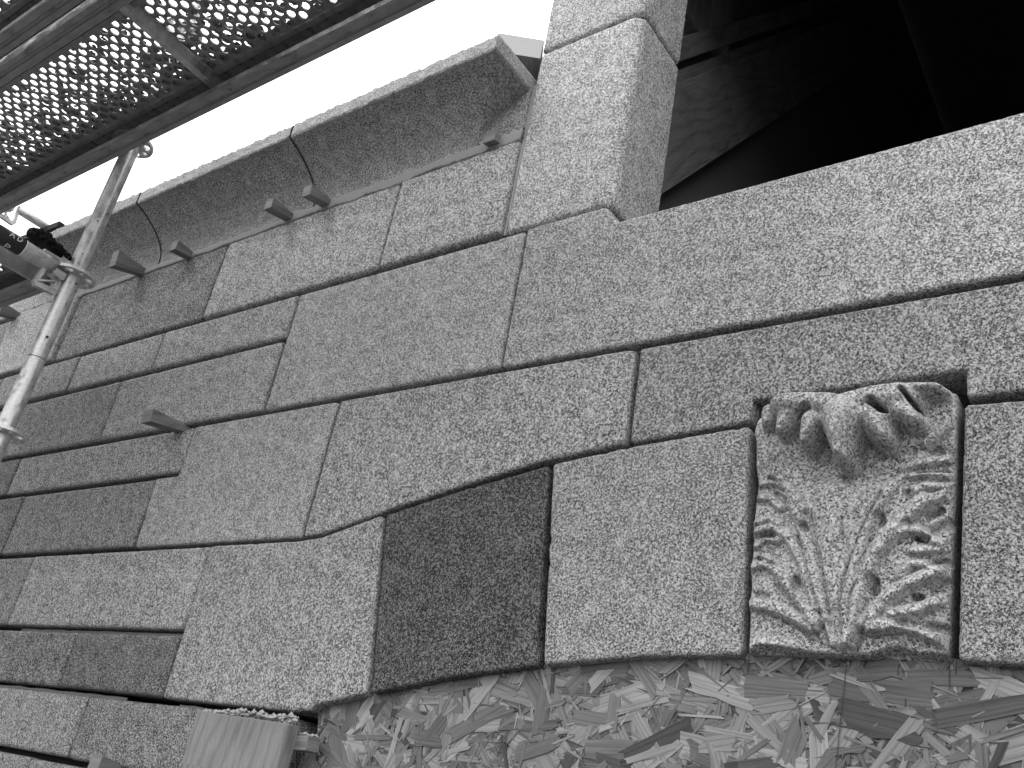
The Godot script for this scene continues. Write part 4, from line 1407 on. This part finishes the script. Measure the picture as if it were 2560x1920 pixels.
func make_timbers() -> void:
	# the wide board that stands under the springing stone
	var board := put("timber_board", box(Vector3(0.296, 0.76, 0.032), 0.0025, 1, null, 2.2), mat.wood, self, Vector3(-1.620, -0.245, 0.044))
	board.rotation.z = -0.022
	tag(board, "wide pale upright board under the arch's springing stone, mortar on its top", "board")
	var block_ := put("timber_offcut", box(Vector3(0.040, 0.028, 0.034), 0.0015, 2, null, 1.6), mat.wood, self, Vector3(-1.452, 0.102, 0.013))
	block_.rotation.z = 0.05
	tag(block_, "small square timber offcut wedged between the wide board and the strand board", "timber")
	# crumbs of mortar on the board's top
	var st := begin()
	for k in 95:
		var x := lerpf(-1.75, -1.462, rng.randf())
		var s := rng.randf_range(0.0025, 0.0085)
		var heap := smoothstep(-1.75, -1.62, x)
		crumb(st, Vector3(x, 0.1345 + s * 0.4 + rng.randf() * 0.012 * heap, rng.randf_range(0.030, 0.058)), Vector3(s * 1.2, s, s))
	for k in 26:
		var s := rng.randf_range(0.002, 0.005)
		crumb(st, Vector3(lerpf(-1.468, -1.436, rng.randf()), 0.117 + s * 0.5, rng.randf_range(0.0, 0.028)), Vector3(s * 1.2, s, s))
	var crumbs := put("mortar_crumbs", st.commit(), mat.mortar, self)
	tag(crumbs, "crumbled mortar squeezed out along the top of the wide board", "mortar", "", "stuff")
	# the beam whose end grain shows between the cornice and the pier
	var beam := thing("timber_beam", "timber beam end with growth rings, between the cornice and the pier", "timber", Vector3.ZERO)
	put("length", box(Vector3(0.130, 0.072, 0.55), 0.002, 2, null, 2.6), mat.wood, beam)
	var fwd := Vector3(0.61, 0.0, 0.79)
	beam.basis = Basis(Vector3(0.79, 0, -0.61), Vector3.UP, fwd)
	beam.position = Vector3(-1.262, 1.915, 0.042) - fwd * 0.275
	put("end_grain", growth_rings(0.127, 0.069), mat.end_grain, beam, Vector3(0, 0, 0.2762))
	# boards along the cheek of the bay behind the pier; they climb with the roof and are lost in the dark
	var climb := Basis(Vector3(0, 0.772, -0.636), Vector3(0, 0.636, 0.772), Vector3(1, 0, 0))
	var planks := [[Vector3(-1.13, 3.04, -1.385), Vector3(3.6, 0.285, 0.05), "broad sloping board behind the pier, half lost in the dark"],
		[Vector3(-1.135, 3.44, -1.40), Vector3(3.5, 0.075, 0.05), "narrow sloping board behind the pier, above the broad one"],
		[Vector3(-1.14, 2.83, -1.01), Vector3(2.3, 0.05, 0.03), "thin sloping batten in the dark between the two boards behind the pier"]]
	for p in planks:
		var o := put("cheek_board", box(p[1], 0.002, 0, null, 1.2), mat.wood, self)
		o.basis = climb
		o.position = p[0]
		tag(o, p[2], "board", "boards on the cheek behind the pier")
	var upright := put("upright_board", box(Vector3(0.05, 1.1, 0.25), 0.002, 1, null, 1.2), mat.wood, self, Vector3(-1.145, 3.20, -0.64))
	tag(upright, "upright board at the top edge beside the upper pier stone", "board", "boards on the cheek behind the pier")
	var upright2 := put("upright_board", box(Vector3(0.05, 1.1, 0.16), 0.002, 1, null, 1.2), mat.wood, self, Vector3(-1.140, 3.30, -0.86))
	tag(upright2, "second upright board at the top edge, deeper in the dark", "board", "boards on the cheek behind the pier")


# The sawn end of a beam: a plate just proud of it whose tone follows the growth rings round an off-centre pith.
func growth_rings(w: float, h: float) -> ArrayMesh:
	var st := begin()
	var pith := Vector2(0.018, 0.004)
	var nx := 150
	var ny := 82
	var noise := FastNoiseLite.new()
	noise.seed = 5
	noise.frequency = 1.0
	for j in ny + 1:
		for i in nx + 1:
			var p := Vector2((i / float(nx) - 0.5) * w, (j / float(ny) - 0.5) * h)
			var d := p - pith
			var r := d.length() * (1.0 + 0.12 * noise.get_noise_2d(cos(d.angle()) * 1.5, sin(d.angle()) * 1.5)) / 0.0062
			var f := fposmod(r, 1.0)
			var tone := 0.50 - 0.20 * pow(f, 2.5) + 0.06 * noise.get_noise_2d(p.x * 400.0, p.y * 120.0)
			st.set_color(Color(tone, tone, tone))
			st.set_uv(p)
			st.set_normal(Vector3.BACK)
			st.add_vertex(Vector3(p.x, p.y, 0.0))
	for j in ny:
		for i in nx:
			var q := j * (nx + 1) + i
			for k in [0, nx + 2, 1, 0, nx + 1, nx + 2]: st.add_index(q + k)
	return st.commit()


# ---------------------------------------------------------------- small things

func make_small_things() -> void:
	# crumpled black plastic on the transom
	var noise := FastNoiseLite.new()
	noise.seed = 12
	noise.frequency = 1.0
	noise.fractal_octaves = 4
	var rag := func(i: int, j: int) -> Vector3:
		var a := TAU * i / 60.0
		var t := j / 90.0
		var body: float = pow(sin(PI * clampf(t, 0.004, 0.996)), 0.35)
		var n := 1.0 + 0.55 * noise.get_noise_3d(cos(a) * 1.4, sin(a) * 1.4, t * 7.0) + 0.22 * noise.get_noise_3d(cos(a) * 5.0, sin(a) * 5.0, t * 24.0)
		var y := sin(a) * lerpf(0.017, 0.026, smoothstep(0.35, 0.8, t)) * body * n
		return Vector3(cos(a) * 0.030 * body * n, maxf(y, -0.012), t * 0.142)
	var rag_uv := func(i: int, j: int) -> Vector2: return Vector2(i, j) * 0.02
	var o := put("plastic_sheeting", grid(60, 90, rag, rag_uv), mat.black_plastic, self, Vector3(-2.492, 1.274, 0.402))
	o.rotation.x = -0.16
	tag(o, "crumpled black plastic lying along the lettered tube beside the upright", "plastic sheet")
	# a bitumen board on the left end of the cornice
	var flash := put("bitumen_board", box(Vector3(0.34, 0.030, 0.15), 0.002, 0), mat.bitumen, self, Vector3(-3.56, 1.852, 0.092))
	flash.rotation.y = 0.03
	tag(flash, "black bitumen strip lying on the far left end of the cornice", "strip")
	# the thin tube of the next bay, seen against the sky
	var tie := thing("tie_tube", "thin scaffold tie tube seen against the sky above the black plastic", "scaffold tube", Vector3(-3.50, 1.872, 0.26))
	var tt := put("tie_pipe", tube(0.62, 0.0169, 32, 8, 0.0026), mat.zinc, tie, Vector3(0, 0, 0.02))
	tt.basis = Basis(Vector3(1, 0, 0), Vector3(0, 0, -1), Vector3(0, 1, 0))
	wedge_head(tie, Vector3(0, 0, 0.09), PI, 0.9)
